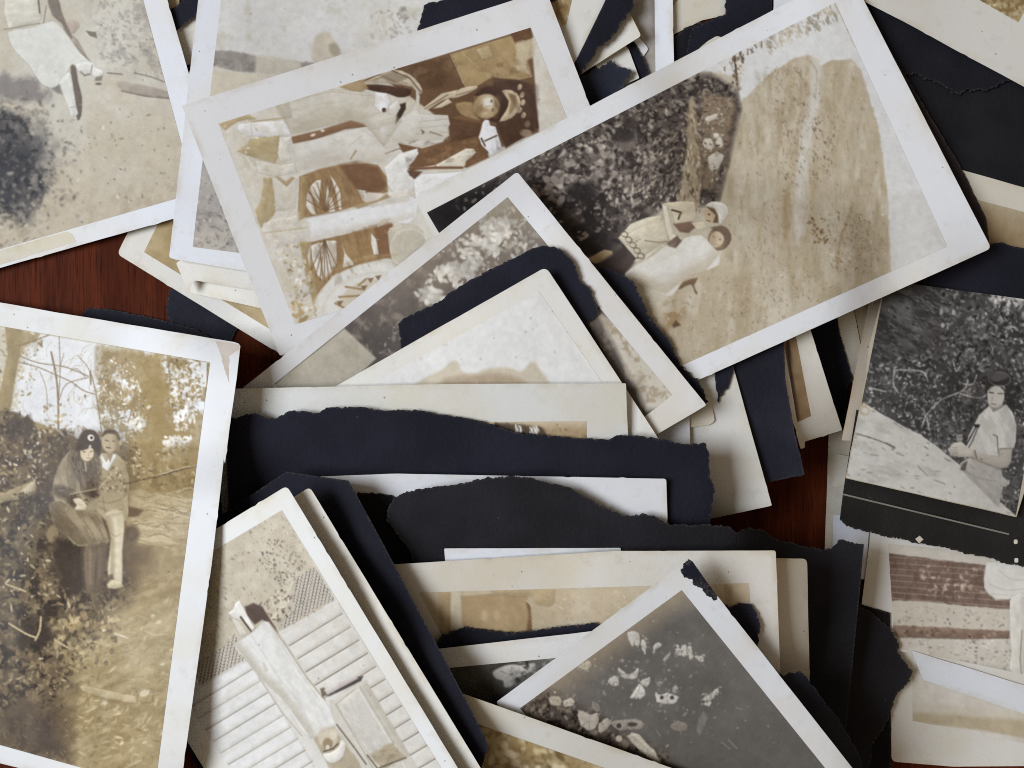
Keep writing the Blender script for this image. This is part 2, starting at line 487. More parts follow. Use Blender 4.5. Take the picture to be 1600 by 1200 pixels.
def sheet_mesh(name, outline, zf, thick, mats, origin, step=8):
    """a thin solid with the given outline lying on the surface zf: top, underside and cut edge"""
    O = np.array(outline); x0, y0 = O.min(0); x1, y1 = O.max(0)
    xs = np.arange(x0 + step * .5, x1, step); ys = np.arange(y0 + step * .5, y1, step)
    GXX, GYY = np.meshgrid(xs, ys); GXX = GXX.ravel(); GYY = GYY.ravel()
    if len(GXX):
        k = sdist(GXX, GYY, outline) < -step * .35
        GXX, GYY = GXX[k], GYY[k]
    n = len(outline)
    V2 = [Vector(p) for p in outline] + [Vector((float(a), float(b))) for a, b in zip(GXX, GYY)]
    r = geometry.delaunay_2d_cdt(V2, [(i, (i + 1) % n) for i in range(n)], [list(range(n))], 1, 1e-4)
    V = np.array([tuple(v) for v in r[0]]); F = [list(f) for f in r[2]]
    orig = r[3]
    ringi = [None] * n
    for i, ol in enumerate(orig):
        for q in ol:
            if q < n: ringi[q] = i
    ring = [i for i in ringi if i is not None]
    z = zf(V[:, 0], V[:, 1])
    # orient: y is flipped in world space
    f0 = F[0]; a, b, c = V[f0[0]], V[f0[1]], V[f0[2]]
    if (b[0] - a[0]) * (c[1] - a[1]) - (b[1] - a[1]) * (c[0] - a[0]) > 0: F = [f[::-1] for f in F]
    area = sum(V[ring[i]][0] * V[ring[(i + 1) % len(ring)]][1] - V[ring[(i + 1) % len(ring)]][0] * V[ring[i]][1] for i in range(len(ring)))
    if area > 0: ring = ring[::-1]
    top = place(V[:, 0], V[:, 1], z + thick); bot = place(V[:, 0], V[:, 1], z)
    m = len(V); R = len(ring)
    allv = np.concatenate([top, bot, top[ring], bot[ring]]) - np.array(origin)
    faces = F + [[i + m for i in f[::-1]] for f in F]
    nt = len(faces)
    for i in range(R):
        j = (i + 1) % R
        faces.append([2 * m + j, 2 * m + i, 2 * m + R + i, 2 * m + R + j])
    me = bpy.data.meshes.new(name); me.from_pydata(allv.tolist(), [], faces)
    me.polygons.foreach_set('use_smooth', [True] * nt + [False] * R)
    me.polygons.foreach_set('material_index', [0] * nt + [1] * R)
    for q in mats: me.materials.append(q)
    me.update()
    ed = np.clip(-sdist(V[:, 0], V[:, 1], outline) / 16.0, 0, 1).astype(np.float32)
    at = me.attributes.new('Edge', 'FLOAT', 'POINT')
    at.data.foreach_set('value', np.concatenate([ed, ed, ed[ring] * 0, ed[ring] * 0]))
    return me
def picture_mesh(name, quad, pic, zf, origin, step, lift=.8):
    """the printed area: a fine grid carrying the picture's colours"""
    q = np.array(quad, float)
    def axis(p0, p1, p2, p3):
        L = max(np.linalg.norm(p1 - p0), np.linalg.norm(p2 - p3)); ts = [0.0]; t = 0
        while t < 1:
            A = p0 + (p1 - p0) * t; B = p3 + (p2 - p3) * t
            lo = np.minimum(A, B); hi = np.maximum(A, B)
            seen = hi[0] > -25 and lo[0] < 1625 and hi[1] > -25 and lo[1] < 1225
            t = min(1, t + (step if seen else 14) / L); ts.append(t)
        return np.array(ts)
    u = axis(q[0], q[1], q[2], q[3]); v = axis(q[0], q[3], q[2], q[1])
    Vv, U = np.meshgrid(v, u, indexing='ij')
    Uf, Vf = U.ravel()[:, None], Vv.ravel()[:, None]
    P = (q[0] * (1 - Uf) + q[1] * Uf) * (1 - Vf) + (q[3] * (1 - Uf) + q[2] * Uf) * Vf
    e = np.minimum(np.minimum(Uf, 1 - Uf) * np.linalg.norm(q[1] - q[0]), np.minimum(Vf, 1 - Vf) * np.linalg.norm(q[3] - q[0]))[:, 0]
    z = zf(P[:, 0], P[:, 1]) + .3 + (lift - .3) * sstep(0, 22, e)
    W = place(P[:, 0], P[:, 1], z) - np.array(origin)
    nu, nv = len(u), len(v)
    idx = np.arange(nu * nv).reshape(nv, nu)
    a, b, c, d = idx[:-1, :-1].ravel(), idx[:-1, 1:].ravel(), idx[1:, 1:].ravel(), idx[1:, :-1].ravel()
    e1, e2 = q[1] - q[0], q[3] - q[0]
    Fc = np.stack([a, d, c, b], 1) if e1[0] * e2[1] - e1[1] * e2[0] > 0 else np.stack([a, b, c, d], 1)
    me = bpy.data.meshes.new(name)
    me.vertices.add(len(W)); me.vertices.foreach_set('co', W.astype(np.float32).ravel())
    me.loops.add(Fc.size); me.loops.foreach_set('vertex_index', Fc.ravel().astype(np.int32))
    me.polygons.add(len(Fc)); me.polygons.foreach_set('loop_start', np.arange(0, Fc.size, 4, dtype=np.int32))
    me.polygons.foreach_set('use_smooth', np.ones(len(Fc), bool))
    me.update(calc_edges=True)
    at = me.color_attributes.new('Col', 'FLOAT_COLOR', 'POINT')
    rgba = np.ones((len(P), 4), np.float32); col = pic.sample(P[:, 0], P[:, 1]); g = (col @ np.array([.3, .59, .11]))[:, None]
    col = g + (col - g) * .70; col = 178 + (col - 178) * 1.05 - 3
    rgba[:, :3] = lin(np.clip(col, 12, 236)) * GAIN
    at.data.foreach_set('color', rgba.ravel())
    me.materials.append(PICTURE); return me

def bend(outline, curls):
    O = np.array(outline); c = O.mean(0)
    fs = []
    for k in curls:
        ang, amt = k[0], k[1]; p = k[2] if len(k) > 2 else 2.0; one = k[3] if len(k) > 3 else False
        d = np.array([math.cos(math.radians(ang)), math.sin(math.radians(ang))])
        e = (O - c) @ d; L = e.max() if one else np.abs(e).max()
        fs.append((d, amt, p, one, L))
    def w(x, y):
        r = 0 * x
        for d, amt, p, one, L in fs:
            t = ((x - c[0]) * d[0] + (y - c[1]) * d[1]) / L
            t = np.clip(t, 0, None) if one else np.abs(t)
            r = r + amt * t ** p
        return r
    return w

GROUPS = {'photograph': 'old photographs heaped on the table', 'paper': 'torn black album paper in the heap'}
SUMMARY = []
def sheet(name, text, cat, outline, col, thick=1.7, curl=(), black=False, age=.5, gloss=.5, quad=None, paint=None, step=3.0,
          group=None, side=None, clear=.35, extra=None):
    """one sheet of the heap; the picture printed on it, if any, is its part"""
    global HMAP
    w = bend(outline, curl)
    x0, y0 = np.min(outline, 0); x1, y1 = np.max(outline, 0)
    i0, i1 = int((x0 - GX0) / GS), int((x1 - GX0) / GS) + 2; j0, j1 = int((y0 - GY0) / GS), int((y1 - GY0) / GS) + 2
    i0, j0 = max(i0, 0), max(j0, 0)
    sx, sy = gx[j0:j1, i0:i1], gy[j0:j1, i0:i1]
    m = sdist(sx, sy, outline) < GS * .8
    P = np.stack([sx[m], sy[m]], 1); Q = HMAP[j0:j1, i0:i1][m] + clear - w(P[:, 0], P[:, 1])
    pl = settle(P, Q)
    dr = drape(HMAP[j0:j1, i0:i1], m, gx[j0, i0], gy[j0, i0])
    zf = lambda x, y: STIFF * pl(x, y) + (1 - STIFF) * (dr(x, y) + clear) + w(x, y)
    Z = zf(P[:, 0], P[:, 1])
    sub = HMAP[j0:j1, i0:i1]; sub[m] = np.maximum(sub[m], Z + thick)
    SUMMARY.append((text[:40], float(Z.min()), float(Z.max())))
    O = np.array(outline); c = O.mean(0)
    zc = float(zf(np.array([c[0]]), np.array([c[1]]))[0]); org = tuple(place(np.array([c[0]]), np.array([c[1]]), np.array([zc]))[0])
    mats = [album_mat(col) if black else paper_mat(col, age, gloss), side or (SIDE_BLACK if black else SIDE_TAN)]
    if quad is None and extra is None:
        o = link(name, sheet_mesh(name, outline, zf, thick, mats, org), None, org)
        label(o, text, cat, group); return o
    root = bpy.data.objects.new(name, None); COL.objects.link(root); root.location = org
    root.empty_display_size = .01
    label(root, text, cat, group)
    link('paper', sheet_mesh('paper', outline, zf, thick, mats, org), root)
    if quad is not None:
        q = np.array(quad); bx = (max(-40, q[:, 0].min() - 3), max(-40, q[:, 1].min() - 3), min(1640, q[:, 0].max() + 3), min(1240, q[:, 1].max() + 3))
        link('picture', picture_mesh('picture', quad, paint(bx), lambda x, y: zf(x, y) + thick, org, step), root)
    for e in extra or ():
        t = e.get('thick', .5)
        link(e['name'], sheet_mesh(e['name'], e['outline'], lambda x, y: zf(x, y) + thick + e.get('lift', .4), t,
             [album_mat(e['col']) if e.get('black') else paper_mat(e['col'], .6), e.get('side') or (SIDE_BLACK if e.get('black') else SIDE_TAN)], org, 14), root)
    return root
# ------------------------------------------------------------------ the pictures (flat print on the photographs)
def paint_ochre(bx):
    return Pic(bx, (172, 142, 84), 2).tex(60, .3, .8, (190, 165, 110), .8).tex(14, .5, .8, (150, 120, 66), .5).grain(5)
def paint_tan(bx):
    p = Pic(bx, (168, 142, 100), 3); p.tex(50, .35, .75, (150, 112, 74), .9)
    p.fade((352 - p.Y + (p.X - 1530) * .27) / 40, (186, 168, 132)); return p.dust(8).grain(5)
def paint_grey(bx):
    p = Pic(bx, (168, 160, 150), 4); p.tex(30, .3, .8, (140, 132, 124), .8).tex(60, .5, .9, (196, 190, 182), .7)
    p.poly([(1016, -60), (1024, -60), (1024, 60), (1018, 60)], (120, 112, 108), .6, 3); return p.grain(5)
def paint_stain(bx):
    p = Pic(bx, (214, 204, 184), 5)
    r = p.mask([(800, -60), (905, -60), (902, 20), (884, 52), (860, 40)], 14)
    p.tex(14, .28, .5, (172, 138, 82), .9, 1, r).tex(7, .5, .75, (140, 104, 54), .8, 2, r); return p.grain(6)
def paint_brown(bx):
    p = Pic(bx, (160, 124, 82), 6); p.tex(18, .3, .8, (176, 146, 106), .8)
    p.line([(1228, 500), (1236, 590), (1246, 655)], 5, (58, 40, 32), .95, 3); return p.grain(5)
def paint_grass(bx):
    p = Pic(bx, (182, 158, 104), 7); p.tex(7, .45, .7, (140, 108, 60), .8).tex(5, .55, .8, (214, 196, 150), .8, 4)
    box = [(1490, -40), (1600, -40), (1600, 40), (1490, 40)]
    p.flecks(150, box, (1, 2.4), [(212, 194, 148), (128, 98, 56), (150, 120, 70)]); return p.grain(8)
def paint_band(bx):
    p = Pic(bx, (220, 214, 202), 8)
    p.tex(60, .4, .8, (208, 198, 178), .7)
    p.poly([(1420, 1111), (1480, 1112), (1700, 1132), (1700, 1170), (1530, 1141), (1420, 1128)], (194, 176, 140), 1, 3, var=8)
    p.poly([(1420, 1096), (1700, 1120), (1700, 1134), (1420, 1113)], (212, 200, 176), .8, 6)
    return p.dust(10).grain(4)
def paint_faint(bx):
    p = Pic(bx, (225, 224, 219), 9)
    p.tex(50, .45, .85, (217, 214, 207), .4)
    p.poly([(640, 620), (662, 592), (690, 578), (705, 565), (716, 566), (722, 580), (742, 584), (756, 577), (790, 574), (815, 580), (830, 566), (842, 575), (850, 620)], (206, 190, 160), .9, 5, 3, var=10)
    p.poly([(690, 620), (694, 592), (745, 585), (790, 584), (824, 600), (824, 620)], (182, 158, 124), .9, 8, 2, var=12)
    p.flecks(14, [(600, 500), (900, 480), (880, 570), (640, 570)], (.6, 1.2), [(120, 112, 105), (170, 160, 150)])
    p.flecks(60, [(520, 580), (700, 500), (710, 540), (560, 600)], (1, 3), [(206, 202, 194), (214, 210, 204)], a=(.2, .5)); return p.grain(4)
def paint_street(bx):
    p = Pic(bx, (184, 156, 112), 10)
    p.tex(30, .35, .7, (160, 126, 80), .8).fade((672 - p.Y) / 12, (206, 186, 150))
    p.poly([(770, 700), (774, 660), (800, 662), (850, 668), (862, 700)], (84, 66, 46), .9, 4, wob=3)
    for x in (806, 812, 829, 834, 838): p.line([(x, 664 + (x % 5)), (x + 2, 672), (x - 1, 682)], 3.2, (232, 228, 218), .95)
    p.flecks(20, [(850, 662), (915, 662), (915, 690), (850, 690)], (.7, 1.6), [(220, 200, 160), (130, 98, 58)]); return p.grain(6)
def paint_building(bx):
    p = Pic(bx, (208, 190, 158), 11)
    p.tex(60, .35, .75, (198, 174, 134), .8)
    p.poly([(686, 924), (704, 924), (704, 1010), (686, 1010)], (188, 158, 112), 1, 2, var=6)
    p.poly([(704, 925), (722, 925), (725, 1010), (704, 1010)], (208, 190, 156), 1, 1.5, var=5)
    p.poly([(721, 932), (768, 928), (822, 926), (826, 950), (826, 1010), (724, 1010)], (184, 152, 104), 1, 1.8, var=8)
    p.poly([(768, 921), (868, 918), (866, 942), (858, 948), (838, 944), (832, 932), (768, 930)], (190, 164, 116), .9, 2, var=8)
    p.poly([(822, 940), (829, 944), (832, 960), (832, 990), (822, 990), (826, 960)], (140, 102, 62), 1, 1.8)
    p.line([(822, 938), (830, 946), (833, 986)], 1.6, (220, 204, 170), .9)
    for x in (757, 776): p.ell(x, 962, 5, 8, (204, 176, 130), 0, .8, 4)
    p.poly([(1132, 914), (1144, 914), (1146, 990), (1134, 990)], (176, 152, 112), .7, 2)
    p.flecks(40, [(840, 930), (1040, 920), (1010, 970), (840, 980)], (.5, 1), [(168, 140, 100), (230, 216, 190)]); return p.grain(6)
def paint_foliage(bx):
    p = Pic(bx, (186, 160, 108), 12)
    p.tex(40, .35, .7, (160, 128, 72), .9).tex(16, .5, .75, (216, 196, 150), .9, 3).tex(9, .55, .8, (140, 108, 58), .7, 5)
    box = [(720, 1120), (1000, 1200), (1000, 1240), (700, 1240)]
    p.flecks(150, box, (2, 5.5), [(224, 206, 162), (206, 184, 132), (170, 138, 80), (150, 118, 64)], soft=3)
    for x, y in ((788, 1166), (800, 1180), (786, 1188), (806, 1192), (794, 1176), (780, 1178)): p.ell(x, y, 7, 6, (222, 202, 158), 0, .8, 4)
    return p.dust(12).grain(7)
def flower(p, x, y, r, c, n=7):
    a0 = p.r.uniform(0, 6)
    for k in range(n):
        a = a0 + k * 6.283 / n + p.r.uniform(-.3, .3); q = r * p.r.uniform(.6, 1.1)
        tip = (x + q * 1.5 * math.cos(a), y + q * 1.5 * math.sin(a)); s1 = (x + q * .8 * math.cos(a + .45), y + q * .8 * math.sin(a + .45)); s2 = (x + q * .8 * math.cos(a - .45), y + q * .8 * math.sin(a - .45))
        p.poly([(x, y), s1, tip, s2], [min(255, v * p.r.uniform(.82, 1.06)) for v in c], .95, 1.4)
    p.ell(x, y, r * .25, r * .2, [v * .7 for v in c], 0, .8)
def paint_oneflower(bx):
    p = Pic(bx, (92, 88, 80), 13)
    p.tex(40, .35, .75, (64, 60, 56), .9); p.fade((p.X - 800) / 90, (120, 116, 106))
    p.poly([(770, 1050), (784, 1042), (800, 1038), (815, 1040), (835, 1036), (836, 1046), (818, 1054), (806, 1062), (800, 1072), (788, 1074), (786, 1064), (774, 1060)], (196, 188, 178), .95, 2, 3, var=26, vs=8)
    for q in ([(782, 1048), (800, 1056), (804, 1066)], [(800, 1042), (796, 1056)], [(812, 1044), (802, 1058)]): p.line(q, 1.2, (120, 112, 104), .8)
    p.flecks(60, [(800, 1030), (880, 1024), (870, 1050), (800, 1080)], (1, 3), [(160, 154, 142), (60, 58, 54), (130, 124, 112)]); return p.grain(6)

def paint_flowers(bx):
    p = Pic(bx, (121, 115, 107), 14)
    p.tex(70, .3, .75, (108, 103, 97), .9)
    p.fade((960 - p.Y + (p.X - 1000) * .1) / 70, (166, 154, 136))                         # pale sky end
    p.fade(1 - np.abs((p.X - 812) * .60 + (p.Y - 1107) * .80) / 46 - .15, (168, 148, 118))   # yellowed along one side
    p.fade(((p.Y - 1080) - (p.X - 1050) * .2) / 240 * (p.X > 950), (96, 92, 86))
    low = p.mask([(812, 1107), (850, 1080), (920, 1110), (970, 1145), (1040, 1180), (1060, 1215), (900, 1180)], 26)  # dark lower side: print tone plus the overlapping print's shadow, painted in
    p.fade(low * .85, (86, 72, 62)); p.tex(9, .48, .68, (150, 132, 110), .9, 3, low).tex(6, .5, .72, (38, 30, 28), .8, 6, low)
    W = (206, 200, 186)
    def pet(pts, c=W, a=.95):
        p.poly(pts, c, a, 2.0, 2, var=16, vs=4, wob=2.2)
        x, y = np.mean(pts, 0); r_ = float(np.ptp(np.asarray(pts), 0).mean()) * .5
        for _ in range(3):                                # dark gaps between petals, stray pale tips
            t = p.r.uniform(0, 6.28); p.line([(x + r_ * .2 * math.cos(t), y + r_ * .2 * math.sin(t)), (x + r_ * math.cos(t), y + r_ * math.sin(t))], .9, (118, 110, 100), .6)
        p.flecks(4, [(x - r_ * 1.6, y - r_ * 1.6), (x + r_ * 1.6, y - r_ * 1.6), (x + r_ * 1.6, y + r_ * 1.6), (x - r_ * 1.6, y + r_ * 1.6)], (.7, 1.7), [c, tuple(q * .85 for q in c)], a=(.4, .8))
    pet([(981, 988), (992, 986), (999, 990), (1000, 1002), (997, 1012), (992, 1008), (988, 1011), (983, 1003)])
    pet([(1002, 1000), (1009, 1002), (1008, 1022), (1003, 1012)])
    pet([(1022, 1006), (1030, 1003), (1034, 1009), (1026, 1014), (1021, 1022), (1020, 1012)])
    pet([(1036, 1030), (1046, 1020), (1048, 1024), (1040, 1032)], (180, 174, 162))
    for q in ([(1054, 1022), (1060, 1010), (1070, 1022), (1068, 1026)], [(1063, 1010), (1072, 1008), (1073, 1024), (1066, 1020)], [(1073, 1012), (1080, 1010), (1083, 1026), (1078, 1030), (1074, 1020)], [(1086, 1026), (1097, 1024), (1099, 1034), (1092, 1032)]): pet(q)
    pet([(903, 1040), (912, 1036), (920, 1032), (924, 1040), (918, 1046), (920, 1050), (908, 1046)], (204, 190, 160))
    pet([(966, 1042), (974, 1050), (984, 1052), (992, 1048), (998, 1042), (998, 1052), (992, 1060), (976, 1060), (968, 1052)])
    pet([(950, 1064), (960, 1056), (967, 1060), (966, 1070), (958, 1072), (952, 1068)])
    pet([(984, 1090), (990, 1080), (998, 1068), (1006, 1074), (1008, 1084), (1000, 1092), (988, 1092)], (222, 216, 204))
    pet([(1000, 1066), (1008, 1060), (1016, 1058), (1014, 1070), (1006, 1072)])
    pet([(1024, 1082), (1032, 1086), (1042, 1082), (1052, 1086), (1060, 1090), (1056, 1098), (1046, 1100), (1034, 1098), (1026, 1096)], (218, 212, 200))
    p.ell(1034, 1090, 3, 3, (90, 80, 74)); p.ell(1050, 1090, 3.4, 3, (90, 80, 74))
    pet([(1050, 1080), (1056, 1070), (1060, 1076), (1056, 1084)], (188, 180, 166)); pet([(1026, 1066), (1034, 1064), (1032, 1074), (1027, 1072)], (160, 152, 140))
    pet([(1110, 1086), (1118, 1078), (1116, 1090), (1106, 1094)]); pet([(1112, 1082), (1122, 1076), (1121, 1086)]); pet([(1096, 1100), (1110, 1096), (1108, 1103)]); pet([(1096, 1094), (1108, 1086), (1110, 1094)])
    pet([(858, 1090), (874, 1088), (878, 1096), (872, 1103), (860, 1100)], (200, 186, 160)); pet([(880, 1096), (892, 1090), (898, 1096), (892, 1104), (882, 1104)], (214, 202, 178))
    pet([(904, 1110), (920, 1116), (934, 1114), (934, 1130), (926, 1142), (908, 1134)], (196, 184, 166)); pet([(925, 1096), (936, 1102), (936, 1112), (926, 1108)], (150, 140, 126))
    pet([(936, 1130), (950, 1122), (958, 1130), (944, 1142), (936, 1144)], (190, 176, 156)); pet([(955, 1128), (980, 1124), (1003, 1126), (1003, 1138), (985, 1140), (965, 1140)], (168, 156, 142))
    p.ell(967, 1134, 4, 4, (84, 74, 68)); p.ell(988, 1132, 8, 3.5, (88, 80, 74)); p.ell(967, 1154, 5, 5, (196, 180, 156))
    pet([(1048, 1132), (1060, 1126), (1072, 1130), (1074, 1138), (1062, 1144), (1052, 1140)], (158, 146, 132), .85); pet([(1088, 1134), (1098, 1112), (1105, 1122), (1098, 1140), (1092, 1148)], (150, 142, 130), .6)
    pet([(980, 1150), (996, 1146), (1010, 1160), (1024, 1176), (1036, 1198), (1020, 1190), (1000, 1172)], (206, 196, 172))
    p.line([(988, 1150), (1012, 1172), (1028, 1196)], 1, (150, 138, 118), .7)
    box = [(870, 1030), (1110, 1010), (1130, 1120), (880, 1130)]
    p.flecks(90, box, (.8, 2.6), [(160, 152, 140), (146, 138, 128), (188, 180, 166)], a=(.2, .7))
    for q in (((1128, 1160), (1140, 1170)), ((1138, 1156), (1152, 1170)), ((1026, 1142), (1032, 1150)), ((1150, 1106), (1160, 1108))): p.line(q, 1.4, (164, 156, 144), .8)
    p.flecks(24, [(1000, 930), (1080, 960), (1250, 1190), (1050, 1190)], (.6, 1.0), [(200, 196, 188)], a=(.4, .9)); return p.grain(5)

def paint_blossom(bx):
    p = Pic(bx, (140, 124, 106), 15)
    p.tex(60, .3, .75, (118, 104, 92), .9)
    p.fade(((p.Y - 440) - (p.X - 640) * .1) / 90, (96, 86, 80))
    p.fade((380 - p.Y) / 90, (178, 164, 136))
    p.tex(14, .5, .75, (168, 152, 130), .6, 2)
    lower = p.mask([(380, 640), (538, 513), (588, 560), (500, 640)], 2.5); p.fade(lower, (190, 180, 158)); p.tex(30, .4, .8, (174, 164, 140), .7, 4, lower)
    right = p.mask([(905, 480), (935, 490), (1010, 640), (1060, 640), (1060, 600), (960, 500)], 10); p.fade(right, (206, 196, 176)); p.tex(9, .45, .7, (176, 156, 126), .9, 6, right)
    W = [(222, 214, 198), (208, 198, 180), (232, 226, 212)]
    cl = [[(650, 460), (672, 448), (690, 456), (700, 470), (670, 475)], [(676, 420), (710, 412), (745, 408), (740, 430), (715, 450), (690, 440)], [(700, 395), (738, 372), (760, 360), (785, 375), (778, 400), (740, 420), (735, 412)], [(745, 350), (790, 340), (800, 365), (770, 380)]]
    for c in cl: p.flecks(70, c, (1.6, 4.2), W, a=(.6, 1), soft=2)
    p.flecks(150, [(660, 460), (680, 400), (760, 330), (830, 345), (850, 385), (720, 450)], (1, 2.6), W, a=(.4, .9))
    p.flecks(90, [(740, 340), (790, 312), (850, 380), (780, 400)], (1.2, 3), [(196, 186, 160), (206, 196, 174)], a=(.3, .8))
    p.flecks(16, [(560, 540), (640, 480), (640, 520), (600, 560)], (.8, 2.2), [(160, 152, 144)], a=(.4, .8)); return p.dust(25).grain(6)

def paint_seaside(bx):
    p = Pic(bx, (213, 211, 206), 16)
    p.tex(80, .35, .75, (204, 196, 178), .7).tex(14, .56, .8, (186, 176, 150), .4, 2)
    p.poly([(320, 80), (345, 78), (380, 82), (420, 92), (520, 100), (520, 118), (420, 116), (370, 112), (320, 100)], (158, 148, 138), .95, 3, var=16, wob=2)
    p.tex(8, .5, .7, (128, 120, 114), .7, 3, p.mask([(320, 90), (420, 98), (420, 114), (320, 104)], 4))
    p.poly([(320, 104), (370, 113), (430, 118), (430, 150), (320, 170)], (206, 194, 168), .95, 5)
    p.poly([(488, 96), (492, 60), (500, 52), (512, 50), (520, 58), (528, 72), (532, 84), (528, 100)], (200, 188, 164), .95, 4, 3, var=10)
    p.poly([(514, 70), (526, 68), (532, 84), (518, 86)], (166, 150, 124), .8, 4, 2)
    p.poly([(400, 86), (430, 88), (470, 96), (470, 130), (398, 130)], (206, 196, 176), .8, 4)
    p.flecks(90, [(580, 20), (650, 10), (650, 60), (580, 60)], (.8, 2.4), [(176, 166, 144), (190, 182, 166)], a=(.3, .8))
    low = p.mask([(280, 180), (420, 180), (420, 420), (280, 420)], 20)
    p.fade(low, (172, 164, 154)); p.tex(12, .45, .72, (146, 138, 130), .8, 5, low, (2.6, 1)).tex(40, .45, .7, (196, 186, 166), .7, 7, low)
    p.flecks(120, [(300, 280), (330, 280), (376, 400), (300, 388)], (.6, 2), [(120, 112, 108), (206, 198, 186), (140, 130, 124)], a=(.4, .9)); return p.dust(30).grain(5)

def paint_child(bx):
    p = Pic(bx, (203, 197, 180), 17)
    p.tex(90, .35, .7, (196, 184, 158), .9)
    up = p.mask([(130, -40), (300, -40), (300, 130), (170, 110)], 30)
    p.tex(12, .5, .72, (166, 158, 148), .7, 2, up).tex(6, .56, .78, (140, 132, 126), .5, 3, up)
    low = np.clip((p.Y - 170) / 150, 0, 1); p.fade(low * .8, (192, 176, 146)); p.tex(18, .5, .8, (172, 152, 122), .55, 4, low)
    d = np.hypot((p.X - 0) / 100, (p.Y - 262) / 100) + (fbm(p.X, p.Y, 26, 4, 4) - .5) * .7
    p.fade(sstep(1.05, .35, d), (58, 58, 64)); p.tex(26, .42, .6, (84, 80, 84), .6, 5, sstep(1.0, .5, d)).tex(10, .5, .68, (40, 40, 46), .8, 9, sstep(1.1, .6, d))
    d2 = np.hypot((p.X - 20) / 80, (p.Y - 140) / 28) + (fbm(p.X, p.Y, 14, 4, 8) - .5) * .9
    p.fade(sstep(1.05, .4, d2) * .75, (122, 114, 114))
    keep = lambda x, y: 1.0 if math.hypot(x / 118, (y - 265) / 118) < 1.05 else .12
    p.flecks(420, [(-30, 120), (150, 170), (150, 380), (-30, 400)], (.8, 2.8), [(170, 158, 144), (140, 128, 118), (84, 80, 82), (160, 142, 122), (104, 94, 88)], a=(.2, .6), keep=keep, soft=2.6)
    p.flecks(20, [(0, 250), (80, 260), (60, 365), (0, 370)], (1.8, 3.2), [(196, 186, 168), (180, 164, 142)], a=(.4, .75), el=(1, 1.5), soft=2.5)
    p.flecks(160, [(150, 0), (260, 10), (270, 120), (150, 90)], (.8, 2.4), [(156, 146, 138), (176, 166, 154)], ang=30, angv=40, a=(.3, .7))
    p.flecks(60, [(100, 180), (260, 170), (270, 320), (120, 350)], (.8, 2.0), [(150, 130, 104), (130, 112, 92), (214, 200, 174)], a=(.3, .8))
    # fallen log
    p.poly([(182, 132), (192, 126), (262, 142), (272, 154), (240, 152), (196, 144)], (170, 156, 138), .9, 3, 2, var=14)
    p.line([(190, 142), (226, 150), (268, 154)], 2.4, (128, 112, 96), .8); p.line([(168, 114), (190, 116)], 2.4, (120, 108, 96), .8); p.line([(210, 114), (236, 120), (262, 130)], 2, (128, 116, 104), .8)
    # child
    p.poly([(8, -5), (60, -5), (64, 30), (14, 46), (6, 20)], (212, 208, 188), .95, 2, 0, var=6)
    p.line([(6, 46), (30, 42), (62, 36)], 2, (150, 136, 112), .8); p.line([(60, 0), (62, 20)], 2.5, (96, 84, 72), .8); p.line([(72, 10), (68, 38)], 2, (132, 120, 104), .7)
    p.poly([(74, -5), (90, -5), (96, 18), (104, 38), (114, 60), (106, 54), (96, 36), (82, 24)], (134, 120, 106), .95, 2, 2, var=8)
    p.poly([(106, 36), (116, 32), (124, 38), (120, 48), (112, 52)], (186, 166, 146), .9, 2, 2)
    p.poly([(112, 54), (122, 62), (138, 92), (134, 96), (120, 76)], (156, 140, 120), .8, 2)
    p.poly([(134, 48), (150, 50), (152, 60), (140, 56)], (92, 80, 68), .7, 2)
    p.poly([(12, 50), (45, 44), (70, 36), (84, 33), (97, 44), (108, 60), (124, 82), (142, 97), (146, 104), (140, 116), (128, 110), (116, 101), (110, 102), (104, 116), (94, 128), (86, 137), (76, 136), (62, 128), (46, 102), (24, 80)], (216, 215, 205), 1, 1.8, 2, var=5)
    p.line([(100, 44), (118, 70), (140, 95)], 1.6, (130, 116, 98), .7)
    p.poly([(110, 104), (118, 104), (122, 128), (128, 152), (127, 180), (121, 188), (118, 168), (113, 130)], (112, 98, 84), .95, 1.6, 2)
    p.poly([(92, 130), (108, 112), (113, 128), (119, 166), (122, 178), (112, 182), (106, 166), (98, 146)], (217, 216, 206), 1, 1.6, 2)
    p.line([(110, 168), (121, 166)], 1.2, (170, 160, 146), .8); p.poly([(80, 138), (94, 132), (98, 148), (90, 146)], (120, 112, 104), .6, 3)
    p.poly([(118, 101), (132, 96), (146, 98), (150, 106), (160, 110), (160, 120), (150, 122), (142, 116), (132, 116), (124, 112)], (216, 214, 204), 1, 1.6, 2)
    p.line([(144, 102), (142, 116)], 1.6, (140, 124, 100), .9); p.line([(126, 112), (132, 118), (140, 116)], 2.4, (128, 114, 88), .8); p.poly([(150, 120), (160, 118), (158, 126), (148, 126)], (130, 120, 98), .9, 2); p.ell(154, 131, 5, 2, (120, 106, 92))
    return p.dust(45).grain(6)

